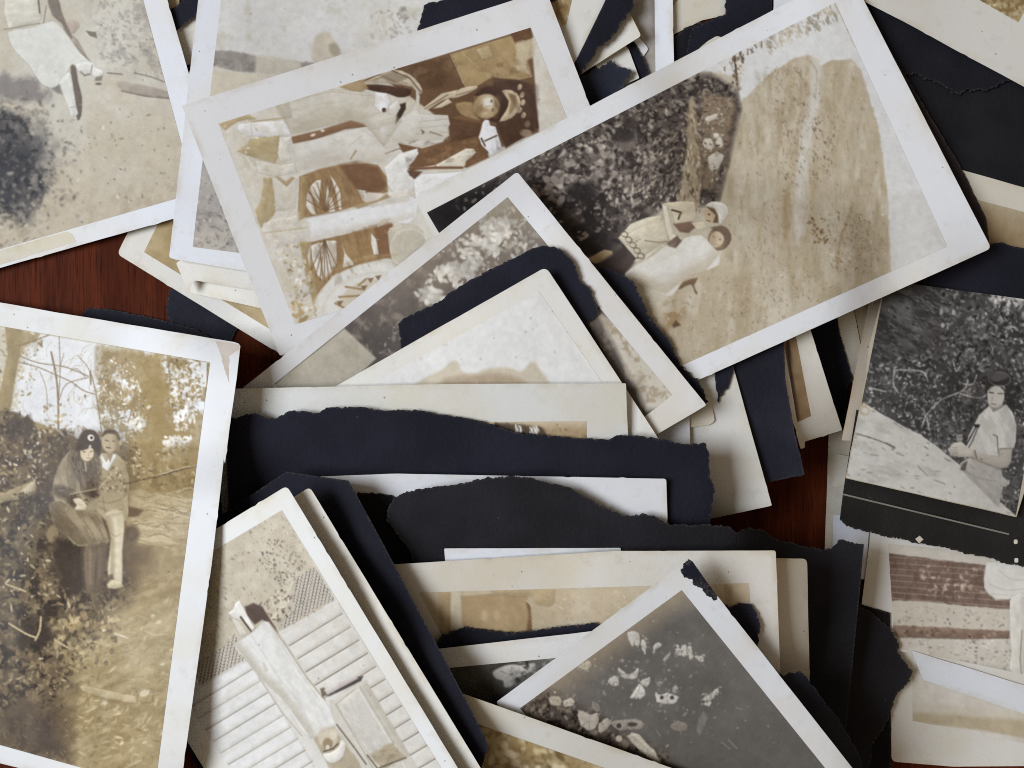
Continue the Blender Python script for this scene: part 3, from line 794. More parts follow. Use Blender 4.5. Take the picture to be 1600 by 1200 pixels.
def paint_women(bx):
    p = Pic(bx, (214, 206, 190), 18)
    CR, CR2, WH, OC, BR, DK = (211, 203, 185), (222, 216, 202), (226, 224, 220), (186, 162, 112), (140, 102, 64), (88, 58, 40)
    # worn pale lower side, ochre ground
    p.tex(30, .45, .75, (206, 194, 168), .7)
    p.poly([(341, 193), (390, 178), (400, 186), (372, 190), (352, 204)], OC, .95, 2.5, wob=2)
    p.poly([(371, 236), (384, 228), (392, 218), (412, 214), (436, 212), (436, 240), (430, 255), (404, 248), (384, 242)], OC, .98, 2, wob=1.5, var=6)
    p.poly([(412, 278), (424, 276), (428, 300), (432, 330), (420, 346), (408, 356), (398, 330), (408, 312)], OC, .98, 2.5, wob=2, var=6)
    # dark background behind the heads
    p.poly([(590, 118), (829, 43), (842, 206), (760, 240), (640, 150)], (120, 84, 54), 1, 3, var=10, vs=25)
    p.poly([(560, 128), (612, 108), (706, 84), (724, 130), (700, 138), (660, 146), (630, 120)], (118, 84, 54), 1, 2.5, var=14, vs=18)
    p.tex(22, .45, .7, (154, 116, 76), .5, 3, p.mask([(612, 108), (706, 84), (722, 130), (660, 142)], 5))
    p.poly([(705, 84), (829, 46), (832, 56), (824, 92), (832, 120), (800, 128), (770, 120), (740, 138), (726, 136)], (178, 146, 92), 1, 2.2, var=14, vs=14)
    p.poly([(744, 77), (764, 71), (770, 88), (754, 94)], (200, 176, 126), .9, 1.6); p.line([(704, 85), (724, 130)], 1.4, (214, 190, 140), .8); p.line([(724, 84), (748, 106), (766, 122)], 1.2, (206, 182, 130), .6)
    p.poly([(796, 50), (829, 42), (833, 58), (820, 66), (806, 70)], (112, 70, 44), .95, 3); p.tex(12, .5, .7, (136, 100, 60), .6, 5, p.mask([(740, 100), (830, 90), (830, 124), (760, 130)], 6))
    p.poly([(806, 66), (834, 60), (836, 86), (822, 96), (826, 116), (808, 110)], (204, 186, 148), .8, 4, wob=3)
    p.poly([(770, 122), (806, 124), (832, 132), (842, 200), (790, 232), (776, 196)], (92, 62, 44), 1, 3, var=8)
    for x, y in ((812, 136), (816, 148), (817, 160), (812, 172), (818, 180)): p.ell(x, y, 3.4, 5, (204, 180, 142), 20, .9)
    p.ell(822, 208, 9, 6, (176, 146, 112), 0, .8, 3); p.ell(824, 194, 4, 5, (170, 140, 106), 0, .7, 3)
    # hat, face, scarf
    p.poly([(742, 150), (752, 138), (770, 134), (786, 142), (794, 158), (790, 174), (778, 190), (764, 186), (776, 168), (774, 154), (764, 146)], (82, 54, 42), 1, 1.8, 3)
    p.poly([(784, 142), (800, 141), (812, 152), (812, 168), (800, 184), (780, 190), (790, 174), (795, 158)], (204, 178, 138), 1, 1.8, 2); p.poly([(794, 146), (806, 150), (805, 168), (794, 180), (798, 160)], (156, 122, 84), .9, 3, 2)
    p.ell(760, 166, 20, 19, (196, 168, 120), -10, 1, 3); p.ell(763, 160, 8, 9, (234, 228, 216), 0, .9, 6); p.ell(757, 175, 6, 5, (214, 192, 150), 0, .7, 5)
    p.ell(768, 158, 1.7, 2.6, (112, 80, 52), 10, .85, 2); p.ell(770, 172, 1.7, 2.6, (112, 80, 52), 10, .85, 2); p.line([(766, 165), (759, 167)], 1.6, (166, 132, 88), .7, 2); p.line([(752, 164), (751, 171)], 1.7, (136, 92, 62), .8, 2); p.ell(776, 166, 5, 14, (150, 114, 74), 8, .6, 6); p.ell(748, 172, 6, 9, (158, 124, 80), 20, .7, 6)
    p.poly([(712, 162), (738, 160), (742, 180), (750, 188), (735, 186), (720, 178)], (176, 142, 92), .9, 3, 2, var=10)
    p.poly([(720, 138), (746, 134), (740, 142), (716, 152), (704, 152)], (214, 194, 158), .95, 2, 2); p.line([(700, 152), (744, 140)], 1.3, (128, 92, 58), .8)
    p.poly([(662, 168), (690, 146), (716, 140), (712, 150), (690, 158), (668, 172)], (212, 192, 156), .95, 1.8); p.poly([(676, 170), (700, 154), (706, 160), (690, 168)], (222, 204, 172), .95, 1.8); p.line([(664, 170), (700, 148)], 1.4, (110, 76, 50), .8)
    # dark coat of the standing figure
    p.poly([(622, 224), (660, 232), (692, 222), (702, 208), (698, 184), (720, 180), (752, 190), (756, 200), (748, 214), (762, 240), (764, 246), (730, 262), (690, 258), (660, 264), (642, 268), (636, 250)], (134, 92, 56), 1, 2, 0, var=12, vs=12)
    p.tex(7, .5, .7, (168, 124, 80), .5, 7, p.mask([(650, 236), (750, 216), (740, 240), (660, 256)], 5))
    p.poly([(702, 184), (752, 192), (748, 212), (704, 222)], (104, 70, 46), .9, 3, var=6)
    p.poly([(754, 192), (758, 187), (764, 188), (766, 196), (774, 198), (785, 232), (768, 243), (752, 226), (748, 214), (752, 202)], (234, 234, 236), 1, 1.5); p.line([(758, 220), (776, 212)], 2.2, (96, 68, 48)); p.line([(752, 216), (758, 228)], 2.4, (104, 72, 48))
    # fur collar
    p.poly([(560, 134), (590, 118), (614, 108), (640, 116), (656, 132), (660, 145), (652, 146), (644, 136), (620, 132), (590, 130)], (204, 188, 160), 1, 2, 2, var=12); p.line([(612, 110), (640, 122), (658, 144)], 2, (120, 86, 58), .9); p.line([(566, 130), (600, 120), (640, 138)], 1.6, (150, 116, 80), .7)
    p.poly([(562, 134), (590, 132), (622, 136), (642, 140), (638, 150), (622, 152), (606, 146), (582, 142)], (90, 60, 44), 1, 2, 2, var=8)
    p.poly([(530, 136), (556, 122), (566, 124), (576, 138), (560, 146)], (176, 146, 96), .9, 2.5)
    # coats
    p.poly([(430, 163), (470, 152), (520, 140), (570, 144), (596, 150), (612, 168), (628, 190), (650, 160), (650, 138), (656, 150), (654, 178), (640, 200), (660, 206), (600, 232), (570, 196), (548, 188), (520, 194), (456, 210), (446, 184)], CR, 1, 2, 0, var=5, vs=20)
    p.poly([(430, 163), (450, 157), (456, 184), (446, 184), (436, 180)], (196, 186, 164), .9, 2)
    p.line([(470, 153), (520, 143), (580, 150)], 1.2, (176, 162, 134), .6); p.line([(476, 166), (540, 158)], 1.4, (198, 188, 168), .7)
    p.poly([(455, 214), (500, 203), (548, 188), (566, 192), (574, 198), (540, 202), (492, 218), (458, 226)], (146, 104, 70), 1, 1.8); p.ell(504, 204, 3, 2, (224, 212, 190)); p.ell(489, 211, 4, 2, (224, 212, 190), -20)
    p.poly([(452, 226), (500, 216), (560, 200), (612, 192), (650, 170), (656, 178), (700, 180), (703, 194), (698, 202), (702, 212), (690, 222), (656, 228), (624, 222), (612, 240), (598, 254), (588, 258), (574, 250), (556, 250), (520, 258), (484, 268), (464, 270), (456, 250)], (216, 211, 199), 1, 1.8, 0, var=5, vs=22)
    p.poly([(486, 236), (510, 234), (530, 248), (500, 262), (484, 256)], (202, 194, 188), .6, 9); p.line([(548, 248), (556, 236)], 3, (164, 130, 84), .9); p.line([(545, 228), (566, 212)], 1.6, (188, 176, 152), .7); p.line([(520, 216), (534, 228), (540, 224)], 1.2, (190, 178, 156), .7)
    p.line([(570, 205), (606, 232)], 1.2, (190, 176, 150), .6); p.line([(602, 240), (624, 232), (640, 240)], 1.4, (110, 84, 62), .8)
    p.poly([(586, 144), (604, 146), (610, 160), (604, 172), (596, 176), (586, 166)], (234, 233, 232), 1, 1.6); p.ell(600, 172, 3.4, 3.6, (74, 54, 42)); p.poly([(622, 164), (634, 160), (634, 170), (626, 184), (618, 194), (620, 178)], (76, 56, 42), 1, 1.6); p.poly([(608, 166), (622, 156), (626, 168), (618, 182), (608, 176)], CR2, 1, 1.6)
    for a, b in (((656, 190), (700, 186)), ((652, 200), (698, 196)), ((650, 210), (700, 206))): p.line([a, b], 1.1, (178, 156, 122), .6)
    p.poly([(658, 202), (664, 206), (660, 210)], (80, 56, 40)); p.line([(672, 206), (690, 212)], 2.4, (140, 106, 70), .9)
    # arms and skirts below
    p.poly([(600, 262), (624, 240), (652, 232), (654, 240), (646, 252), (636, 262), (640, 268), (660, 280), (644, 296), (620, 306), (606, 290), (604, 274)], (226, 224, 216), 1, 1.6); p.poly([(642, 262), (680, 258), (728, 232), (744, 238), (728, 252), (724, 262), (690, 264), (650, 266)], (222, 212, 188), 1, 1.8, 2); p.line([(640, 264), (680, 262), (722, 262)], 4, (132, 88, 56), .95); p.poly([(636, 266), (660, 268), (648, 280), (640, 274)], (104, 70, 48), .95, 2)
    p.poly([(646, 282), (660, 272), (700, 270), (728, 268), (690, 292), (650, 312)], (228, 226, 222), 1, 2)
    # feet and pale shins at the side
    p.poly([(372, 194), (392, 191), (444, 188), (454, 210), (420, 214), (384, 212), (372, 204)], WH, 1, 1.8); p.line([(392, 192), (394, 214)], 1.4, (200, 186, 160), .8); p.line([(394, 190), (446, 184)], 2.6, (182, 158, 118), .8)
    p.poly([(437, 214), (456, 214), (450, 234), (454, 250), (440, 254), (434, 240)], (222, 216, 200), 1, 1.8, wob=1); p.poly([(398, 250), (440, 258), (460, 254), (462, 270), (430, 276), (404, 270)], (218, 212, 196), 1, 2); p.line([(384, 244), (396, 262), (430, 262)], 2, (226, 220, 204), .9)
    # vehicle: brown body, ribs, wheel, mudguard
    p.poly([(468, 276), (500, 264), (556, 252), (590, 258), (604, 276), (606, 300), (580, 314), (530, 330), (478, 340), (466, 330)], (164, 126, 78), 1, 2.2, 0, var=14, vs=12); p.poly([(530, 258), (560, 252), (592, 262), (604, 290), (584, 310), (560, 300), (544, 280)], (132, 88, 56), .9, 6, var=10)
    p.poly([(470, 276), (482, 274), (476, 340), (466, 345)], (176, 146, 92), .9, 2)
    for q in ([(486, 290), (494, 282), (502, 281), (500, 300), (498, 322), (492, 312), (484, 296)], [(510, 286), (515, 300), (512, 324), (508, 322)], [(516, 274), (524, 284), (532, 300), (534, 328), (530, 328), (524, 300)], [(480, 300), (486, 306), (494, 336), (486, 334), (478, 322)], [(514, 310), (518, 306), (524, 330), (514, 332)]): p.poly(q, (220, 212, 194), 1, 1.6)
    for k in range(11):
        t = math.radians(200 + k * 15); p.line([(508, 330), (508 + 30 * math.cos(t), 330 + 50 * math.sin(t))], 1.5, (128, 92, 56), .8)
    p.poly([(432, 282), (446, 286), (456, 276), (466, 276), (464, 326), (430, 332), (430, 300)], (208, 200, 182), .9, 2.4, wob=2); p.poly([(430, 276), (448, 292), (460, 278), (456, 276), (446, 284), (436, 276)], (182, 148, 96), .9, 1.6)
    p.poly([(410, 350), (424, 344), (466, 336), (470, 356), (480, 376), (430, 388), (412, 364)], (214, 206, 190), .95, 2.4, wob=2); p.line([(412, 364), (478, 356)], 2, (190, 170, 132), .8)
    p.poly([(468, 378), (486, 378), (480, 400), (486, 430), (498, 454), (498, 470), (490, 478), (478, 430)], (176, 146, 88), 1, 2, var=6)
    p.poly([(486, 378), (560, 360), (600, 346), (612, 350), (614, 400), (600, 404), (560, 414), (520, 430), (498, 460), (484, 420)], (168, 128, 76), 1, 2, 0, var=14, vs=10); p.poly([(584, 356), (604, 344), (614, 350), (612, 404), (590, 402)], (144, 96, 60), .9, 4)
    for q in ([(486, 384), (500, 378), (500, 400), (504, 438), (496, 430), (488, 406)], [(510, 376), (526, 376), (526, 414), (518, 420), (512, 396)], [(533, 374), (538, 390), (540, 396), (552, 410), (552, 414), (536, 418), (538, 396)], [(580, 364), (588, 374), (592, 398), (584, 398), (580, 380)], [(500, 380), (508, 378), (520, 424), (506, 436)]): p.poly(q, (222, 216, 202), 1, 1.5)
    for k in range(7): p.line([(507, 376), (486 + k * 7, 404 + 36 * math.sin(.5 + k * .37))], 1.5, (124, 88, 54), .85)
    p.poly([(478, 342), (520, 334), (580, 322), (640, 306), (654, 312), (650, 340), (636, 350), (612, 346), (580, 352), (540, 366), (486, 378)], (226, 225, 223), 1, 1.8); p.poly([(588, 350), (600, 342), (610, 342), (602, 350), (590, 356)], (196, 178, 140), .9, 1.6)
    p.poly([(558, 296), (570, 300), (600, 302), (640, 296), (640, 314), (580, 324), (566, 312)], (220, 212, 196), .9, 3); p.poly([(560, 296), (572, 298), (568, 306)], (232, 226, 214)); p.poly([(548, 322), (590, 312), (604, 302), (610, 308), (560, 326)], (170, 134, 84), .8, 3)
    p.poly([(606, 362), (616, 354), (650, 352), (664, 376), (640, 410), (618, 420), (610, 396)], (198, 188, 164), .95, 2, 2); p.ring(640, 388, 30, 30, 2.4, (222, 216, 200), 0, .6)
    p.ell(560, 462, 76, 44, (222, 218, 208), -27, 1, 4); p.ring(560, 464, 60, 30, 3, (200, 190, 168), -27, .5, 4); p.ell(566, 462, 40, 20, (206, 192, 164), -27, .9, 4)
    for a, b in (((540, 448), (566, 452)), ((530, 464), (562, 462)), ((524, 474), (540, 482)), ((560, 446), (572, 436))): p.line([a, b], 3.4, (168, 132, 82), .9)
    for x, y in ((578, 438), (590, 434), (530, 474), (568, 450)): p.poly([(x - 4, y - 3), (x + 6, y - 4), (x + 1, y + 4)], (140, 100, 58), .9)
    p.line([(494, 452), (520, 420), (570, 402), (620, 398)], 3, (188, 160, 108), .6, 5)
    p.flecks(160, [(440, 384), (474, 380), (500, 490), (462, 505)], (.8, 2.6), [(196, 178, 142), (228, 222, 212), (176, 150, 104)], a=(.3, .8))
    p.flecks(12, [(455, 470), (470, 470), (480, 500), (462, 505)], (1.6, 3.4), [(186, 152, 90)], a=(.7, 1)); p.flecks(60, [(345, 195), (420, 330), (430, 420), (460, 500), (470, 420), (400, 200)], (.7, 2), [(200, 182, 146), (230, 226, 218)], a=(.3, .7))
    coat1 = [(430, 163), (470, 152), (520, 140), (570, 144), (596, 150), (628, 190), (600, 230), (570, 196), (548, 188), (456, 210)]
    coat2 = [(452, 226), (560, 200), (640, 190), (700, 182), (700, 218), (624, 222), (598, 254), (520, 258), (464, 270)]
    p.folds(coat1, (178, 164, 136), -14, 7, .55); p.folds(coat2, (184, 172, 150), -14, 8, .5); p.side(coat1, 0, 1, (176, 160, 130), .5, 16); p.side(coat2, 0, 1, (190, 176, 150), .45, 18)
    p.folds([(604, 262), (652, 234), (640, 268), (640, 296), (614, 304)], (190, 178, 156), 50, 6, .5); p.folds([(478, 342), (640, 306), (650, 340), (486, 378)], (206, 200, 190), -14, 12, .5); p.side([(478, 342), (640, 306), (650, 340), (486, 378)], 0, 1, (198, 186, 162), .5, 10)
    p.folds([(622, 224), (700, 210), (752, 200), (764, 246), (690, 258), (642, 268)], (92, 60, 38), -20, 6, .7); p.folds([(700, 90), (830, 50), (832, 120), (726, 136)], (134, 100, 58), 30, 16, .6, st=1.6); p.folds([(590, 118), (706, 84), (722, 130), (640, 148)], (86, 58, 38), -20, 14, .7, st=2)
    p.folds([(770, 122), (842, 130), (842, 206), (776, 236)], (62, 42, 32), 60, 10, .6); p.folds([(560, 134), (614, 108), (660, 145), (620, 132)], (150, 124, 90), 20, 4, .7)
    p.folds([(468, 276), (556, 252), (606, 300), (478, 340)], (116, 80, 48), 70, 6, .6); p.folds([(486, 378), (600, 346), (614, 400), (498, 460)], (118, 82, 46), 70, 6, .6); p.folds([(420, 330), (480, 320), (500, 490), (462, 505), (430, 400)], (190, 170, 130), 70, 7, .6, st=1.5)
    p.folds([(345, 195), (440, 185), (460, 330), (410, 350)], (196, 180, 144), 60, 10, .6, st=1.5); p.ell(757, 172, 5, 3, (150, 112, 72), 0, .5, 4); p.side([(740, 150), (780, 150), (780, 185), (742, 182)], -1, 0, (150, 116, 72), .5, 10)
    return p.dust(55).grain(5)

def paint_haystack(bx):
    p = Pic(bx, (203, 192, 168), 19)
    p.tex(90, .3, .7, (192, 176, 146), .8)
    # sky
    sky = [(1100, 110), (1195, 50), (1300, 0), (1320, 40), (1400, 180), (1490, 390), (1392, 430), (1386, 300), (1372, 200), (1345, 110), (1330, 94), (1300, 94), (1282, 104), (1274, 92), (1262, 86), (1240, 92), (1200, 118), (1160, 158), (1154, 164), (1156, 120)]
    p.poly(sky, (221, 221, 218), 1, 4, wob=4); p.fade(p.mask([(1392, 300), (1450, 300), (1490, 390), (1392, 430)], 14) * .6, (215, 212, 204))
    # the stack: straw streaks
    rock = p.mask([(1154, 165), (1200, 118), (1240, 92), (1262, 86), (1274, 92), (1282, 104), (1300, 94), (1330, 94), (1345, 110), (1372, 200), (1386, 300), (1392, 430), (1060, 580), (1000, 470), (1120, 390), (1140, 240)], 3)
    p.fade(rock, (201, 187, 158)); p.tex(60, .35, .7, (190, 170, 134), .7, 2, rock, (1, 3), 6).tex(10, .5, .74, (178, 156, 116), .5, 3, rock, (1, 4), 4).tex(16, .55, .8, (216, 206, 184), .6, 5, rock, (1, 3), 8)
    p.line([(1274, 96), (1276, 140), (1262, 200), (1254, 280), (1250, 360)], 16, (212, 206, 192), .75, 12, 3)
    p.line([(1276, 150), (1258, 220), (1250, 300), (1246, 380)], 9, (214, 208, 196), .6, 10, 3)
    p.line([(1262, 92), (1276, 112), (1274, 150)], 1.6, (166, 146, 112), .6, 3, 3)
    for _ in range(70):
        x, y = p.r.uniform(1150, 1380), p.r.uniform(120, 440); l = p.r.uniform(8, 30); t = p.r.uniform(1.35, 1.75)
        p.line([(x, y), (x + l * math.cos(t), y + l * math.sin(t))], p.r.uniform(.8, 1.8), p.r.choice([(170, 146, 106), (214, 202, 176), (158, 132, 92)]), p.r.uniform(.25, .6) * (1 if inside(np.array([x]), np.array([y]), [(1160, 170), (1240, 96), (1340, 110), (1384, 300), (1388, 420), (1150, 500)])[0] else 0), 2)
    keep = lambda x, y: .9 if (abs(x - 1245 + (y - 100) * .12) < 22 or abs(x - 1275 + (y - 200) * .1) < 14) else .3
    p.flecks(520, [(1165, 165), (1230, 105), (1340, 110), (1384, 300), (1386, 420), (1150, 500), (1100, 450), (1140, 260)], (.45, .95), [(150, 124, 88), (128, 102, 74), (170, 146, 108), (160, 132, 96)], ang=75, angv=30, el=(1.5, 4), a=(.25, .65), keep=keep)
    p.flecks(120, [(1200, 110), (1262, 96), (1262, 200), (1240, 330), (1225, 330)], (.5, 1.1), [(120, 92, 66), (140, 112, 80)], ang=75, angv=35, el=(1.5, 3.5), a=(.3, .8))
    p.flecks(90, [(1270, 180), (1312, 180), (1296, 280), (1262, 290)], (.5, 1.1), [(120, 92, 66), (140, 112, 80)], ang=70, angv=40, el=(1.5, 3.5), a=(.3, .8))
    # a dry plant standing in the straw
    p.line([(1332, 318), (1322, 350), (1312, 380), (1308, 420)], 3, (164, 130, 86), .6, 5, 3)
    p.flecks(170, [(1262, 350), (1330, 320), (1360, 345), (1362, 420), (1300, 428), (1296, 380)], (.6, 1.4), [(156, 120, 76), (172, 140, 96), (218, 202, 168), (136, 102, 68)], ang=60, angv=50, el=(1.2, 3), a=(.3, .75))
    p.flecks(26, [(1258, 345), (1270, 340), (1300, 380), (1275, 384)], (1, 2), [(146, 108, 64)], a=(.6, .9)); p.poly([(1222, 305), (1236, 300), (1238, 345), (1226, 380)], (172, 142, 98), .55, 5)
    # fir branch against the sky
    for k in range(26):
        x = 1100 + k * 3.6; y = 128 - k * 2.6 + rng.uniform(-3, 3)
        a = rng.uniform(.7, 1.9); l = rng.uniform(4, 10); p.line([(x, y), (x + l * math.cos(a), y + l * math.sin(a))], rng.uniform(1.2, 2.6), rng.choice([(120, 98, 74), (196, 176, 142), (92, 74, 58), (214, 196, 164)]), .8)
    p.line([(1148, 88), (1150, 110), (1152, 138)], 3.4, (96, 78, 60), .9, 2); p.flecks(40, [(1140, 84), (1162, 80), (1160, 138), (1146, 138)], (1, 2.4), [(104, 84, 64), (214, 198, 168)], ang=60, angv=40)
    p.flecks(90, [(1196, 60), (1300, 6), (1308, 30), (1200, 86)], (.7, 1.8), [(190, 172, 138), (206, 192, 166), (160, 138, 104)], ang=65, angv=25, el=(2, 4.5), a=(.25, .7), keep=lambda x, y: 1 if int((x - 1196) / 7) % 2 else .15)
    p.flecks(60, [(1195, 62), (1300, 8), (1306, 26), (1200, 84)], (1, 2.6), [(196, 180, 146), (206, 196, 176), (170, 148, 112)], a=(.3, .7))
    # dark leaves
    fol = [(655, 338), (800, 262), (1000, 130), (1110, 116), (1150, 140), (1156, 170), (1140, 240), (1120, 320), (1040, 320), (1000, 350), (975, 400), (900, 440), (820, 380)]
    fm = p.mask(fol, 12)
    p.fade(fm, (104, 92, 86)); p.tex(40, .35, .65, (74, 64, 60), .8, 2, fm).tex(12, .48, .7, (140, 126, 114), .7, 3, fm).tex(7, .52, .72, (58, 50, 48), .8, 5, fm)
    dk = p.mask([(655, 338), (700, 318), (860, 262), (900, 300), (960, 320), (960, 420), (850, 420), (700, 400)], 50); p.fade(dk * .86, (40, 33, 32)); p.tex(16, .52, .72, (92, 78, 70), .6, 4, dk)
    p.fade(p.mask([(655, 338), (700, 300), (770, 290), (760, 340), (700, 390)], 30) * .9, (30, 27, 30))
    kd = lambda x, y: .25 if (x < 930 and y > 300) or x < 830 else 1.0
    LV = [(176, 162, 146), (150, 136, 124), (196, 184, 166), (126, 112, 102), (72, 62, 58), (56, 48, 46)]
    p.flecks(1700, [(700, 320), (820, 252), (1000, 132), (1100, 112), (1150, 140), (1150, 180), (1090, 260), (1080, 320), (1000, 340), (900, 380)], (.9, 2.9), LV, a=(.35, .95), keep=kd)
    p.flecks(170, [(830, 300), (900, 240), (960, 220), (960, 290), (880, 320)], (2.4, 5.2), [(172, 158, 144), (130, 116, 108), (66, 56, 54), (190, 178, 162)], el=(1.1, 1.9), a=(.5, .9), soft=2)
    p.ell(980, 224, 16, 12, (130, 116, 106), -15, .8, 6); p.ell(975, 212, 18, 10, (64, 56, 56), -10, .8, 6); p.ell(910, 300, 26, 16, (44, 38, 38), 0, .8, 12)
    p.flecks(260, [(1000, 240), (1070, 180), (1090, 240), (1060, 320), (980, 320)], (.6, 1.5), [(206, 192, 168), (166, 150, 132), (90, 78, 70)], ang=-60, angv=30, el=(2, 5), a=(.4, .9))
    # path of straw and white stones
    p.poly([(1076, 158), (1086, 160), (1090, 220), (1096, 260), (1090, 330), (1062, 330), (1066, 280), (1074, 220)], (194, 174, 138), .9, 4, 2, var=16, vs=7)
    p.flecks(150, [(1070, 170), (1094, 170), (1100, 330), (1060, 330)], (.7, 1.8), [(120, 96, 72), (220, 206, 178), (150, 122, 90)], ang=80, angv=25, el=(1.6, 4))
    p.poly([(1094, 146), (1150, 150), (1150, 180), (1128, 250), (1110, 300), (1096, 290), (1098, 200)], (154, 130, 102), .8, 9, 0, var=22, vs=9, wob=8)
    p.flecks(110, [(1096, 150), (1150, 150), (1130, 300), (1096, 300)], (.7, 1.8), [(100, 78, 60), (196, 176, 146), (120, 94, 72)], a=(.4, .9))
    for q in ([(1101, 184), (1112, 180), (1122, 178), (1116, 186), (1104, 190)], [(1098, 220), (1108, 216), (1114, 222), (1112, 234), (1100, 230)], [(1115, 212), (1122, 208), (1130, 226), (1122, 230)], [(1106, 246), (1120, 238), (1132, 244), (1124, 260), (1112, 268), (1108, 256)]): p.poly(q, (222, 214, 196), .9, 2.4, 2, wob=1.5)
    p.flecks(60, [(1096, 174), (1128, 174), (1134, 270), (1100, 270)], (.8, 2.2), [(220, 210, 190), (110, 88, 66), (200, 184, 156)], a=(.4, .9))
    p.line([(1150, 168), (1142, 210), (1136, 260), (1124, 310)], 5, (104, 82, 62), .6, 6)
    # the two people
    p.poly([(916, 405), (944, 390), (956, 392), (960, 400), (940, 410), (930, 412)], (200, 172, 120), .95, 2); p.poly([(925, 420), (980, 380), (1000, 400), (975, 432), (940, 440)], (78, 62, 56), .9, 5)
    p.poly([(966, 372), (985, 350), (1010, 340), (1034, 336), (1044, 358), (1044, 376), (1010, 380), (990, 410), (1000, 408), (1030, 380), (1040, 384), (1008, 408), (994, 404)], (214, 202, 172), 1, 2)
    p.poly([(968, 372), (1034, 338), (1044, 376), (1000, 402)], (212, 200, 170), 1, 2, var=6); p.line([(1008, 376), (1030, 379), (1042, 377)], 1.5, (120, 96, 70), .8)
    for k in range(5): x = 976 + k * 6.5; y = 366 + k * 8.5; p.ring(x, y, 5, 4, 1.5, (110, 88, 68), 30, .9); p.ell(x - 2, y, 3, 2.4, (214, 202, 176), 0, .9)
    p.poly([(1034, 318), (1046, 316), (1070, 314), (1086, 316), (1088, 340), (1080, 350), (1056, 352), (1050, 330)], (216, 202, 168), 1, 1.8, var=5); p.line([(1050, 328), (1064, 332), (1060, 342)], 3, (92, 74, 56)); p.poly([(1052, 350), (1080, 346), (1090, 352), (1076, 364), (1062, 362)], (130, 98, 78), .95, 2)
    p.poly([(1034, 318), (1042, 322), (1052, 366), (1066, 372), (1060, 382), (1048, 380), (1040, 350)], (224, 212, 184), 1, 1.6); p.poly([(1042, 380), (1058, 368), (1068, 380), (1058, 390), (1046, 386)], (116, 92, 78), .95, 2)
    p.ell(1112, 334, 12, 15, (204, 176, 136), 0, 1, 1.8); p.poly([(1102, 322), (1112, 315), (1126, 316), (1136, 322), (1138, 334), (1130, 346), (1124, 350), (1122, 334), (1114, 324)], (224, 218, 202), 1, 1.6, 2); p.poly([(1104, 323), (1116, 326), (1122, 338), (1122, 348), (1114, 348), (1118, 336)], (110, 82, 60), .9, 1.6)
    p.ell(1108, 335, 2, 1.5, (110, 82, 60)); p.line([(1104, 344), (1110, 346)], 1.6, (140, 96, 72)); p.poly([(1080, 348), (1100, 346), (1106, 356), (1090, 360)], (216, 200, 166), .9, 2)
    p.ell(1124, 372, 17, 20, (140, 112, 86), 25, 1, 2); p.ell(1120, 374, 11, 13, (214, 190, 154), 20, 1, 2); p.ell(1115, 370, 1.6, 1.1, (120, 92, 68), 20, .75, 2); p.ell(1125, 374, 1.6, 1.1, (120, 92, 68), 20, .75, 2); p.line([(1116, 381), (1120, 382)], 1.1, (156, 112, 86), .7); p.side([(1110, 362), (1130, 362), (1130, 388), (1110, 388)], -1, .5, (170, 142, 106), .5, 8); p.poly([(1110, 356), (1126, 354), (1142, 366), (1140, 380), (1130, 390), (1134, 374), (1124, 362)], (130, 104, 82), .95, 1.8, 2)
    p.poly([(976, 432), (986, 420), (1020, 400), (1040, 384), (1056, 388), (1070, 372), (1096, 368), (1112, 384), (1124, 398), (1122, 414), (1104, 422), (1084, 428), (1066, 440), (1050, 462), (1030, 458), (1000, 446)], (224, 220, 208), 1, 2.4, 2, var=3)
    p.poly([(990, 440), (1050, 462), (1040, 490), (1000, 470)], (214, 204, 182), .7, 14)
    p.poly([(1060, 452), (1068, 440), (1090, 434), (1084, 446), (1090, 458), (1086, 458), (1080, 444), (1066, 450)], (136, 102, 68), .95, 1.8, 2)
    p.folds([(968, 372), (1034, 338), (1044, 376), (1000, 402)], (176, 158, 122), -28, 6, .6); p.folds([(976, 432), (1040, 384), (1096, 368), (1124, 398), (1066, 440), (1030, 458)], (206, 196, 172), -25, 9, .6); p.side([(976, 432), (1040, 384), (1096, 368), (1124, 398), (1104, 422), (1066, 440), (1040, 460), (1000, 446)], 0, 1, (190, 172, 138), .6, 18)
    p.folds([(1034, 318), (1086, 316), (1088, 340), (1056, 352)], (176, 156, 118), -10, 5, .6)
    p.folds([(1160, 170), (1240, 96), (1340, 110), (1384, 300), (1388, 420), (1150, 500)], (168, 142, 100), 82, 12, .45, .5, .7, 5); p.folds([(1160, 170), (1240, 96), (1340, 110), (1384, 300), (1388, 420), (1150, 500)], (222, 212, 190), 80, 9, .5, .54, .74, 5)
    p.folds([(1180, 110), (1262, 88), (1268, 200), (1180, 260)], (160, 132, 92), 70, 8, .6, .48, .66, 2)
    # worn stain near the lower edge
    p.tex(14, .4, .62, (160, 124, 74), .75, 8, p.mask([(1036, 476), (1062, 460), (1070, 490), (1056, 510), (1040, 520)], 14)); p.poly([(1050, 508), (1056, 500), (1064, 508), (1052, 512)], (110, 78, 52), .9, 2)
    p.flecks(260, [(1060, 470), (1380, 330), (1386, 420), (1070, 570)], (.6, 1.3), [(170, 146, 110), (216, 206, 186), (150, 126, 92)], a=(.25, .7))
    return p.dust(60).grain(6)

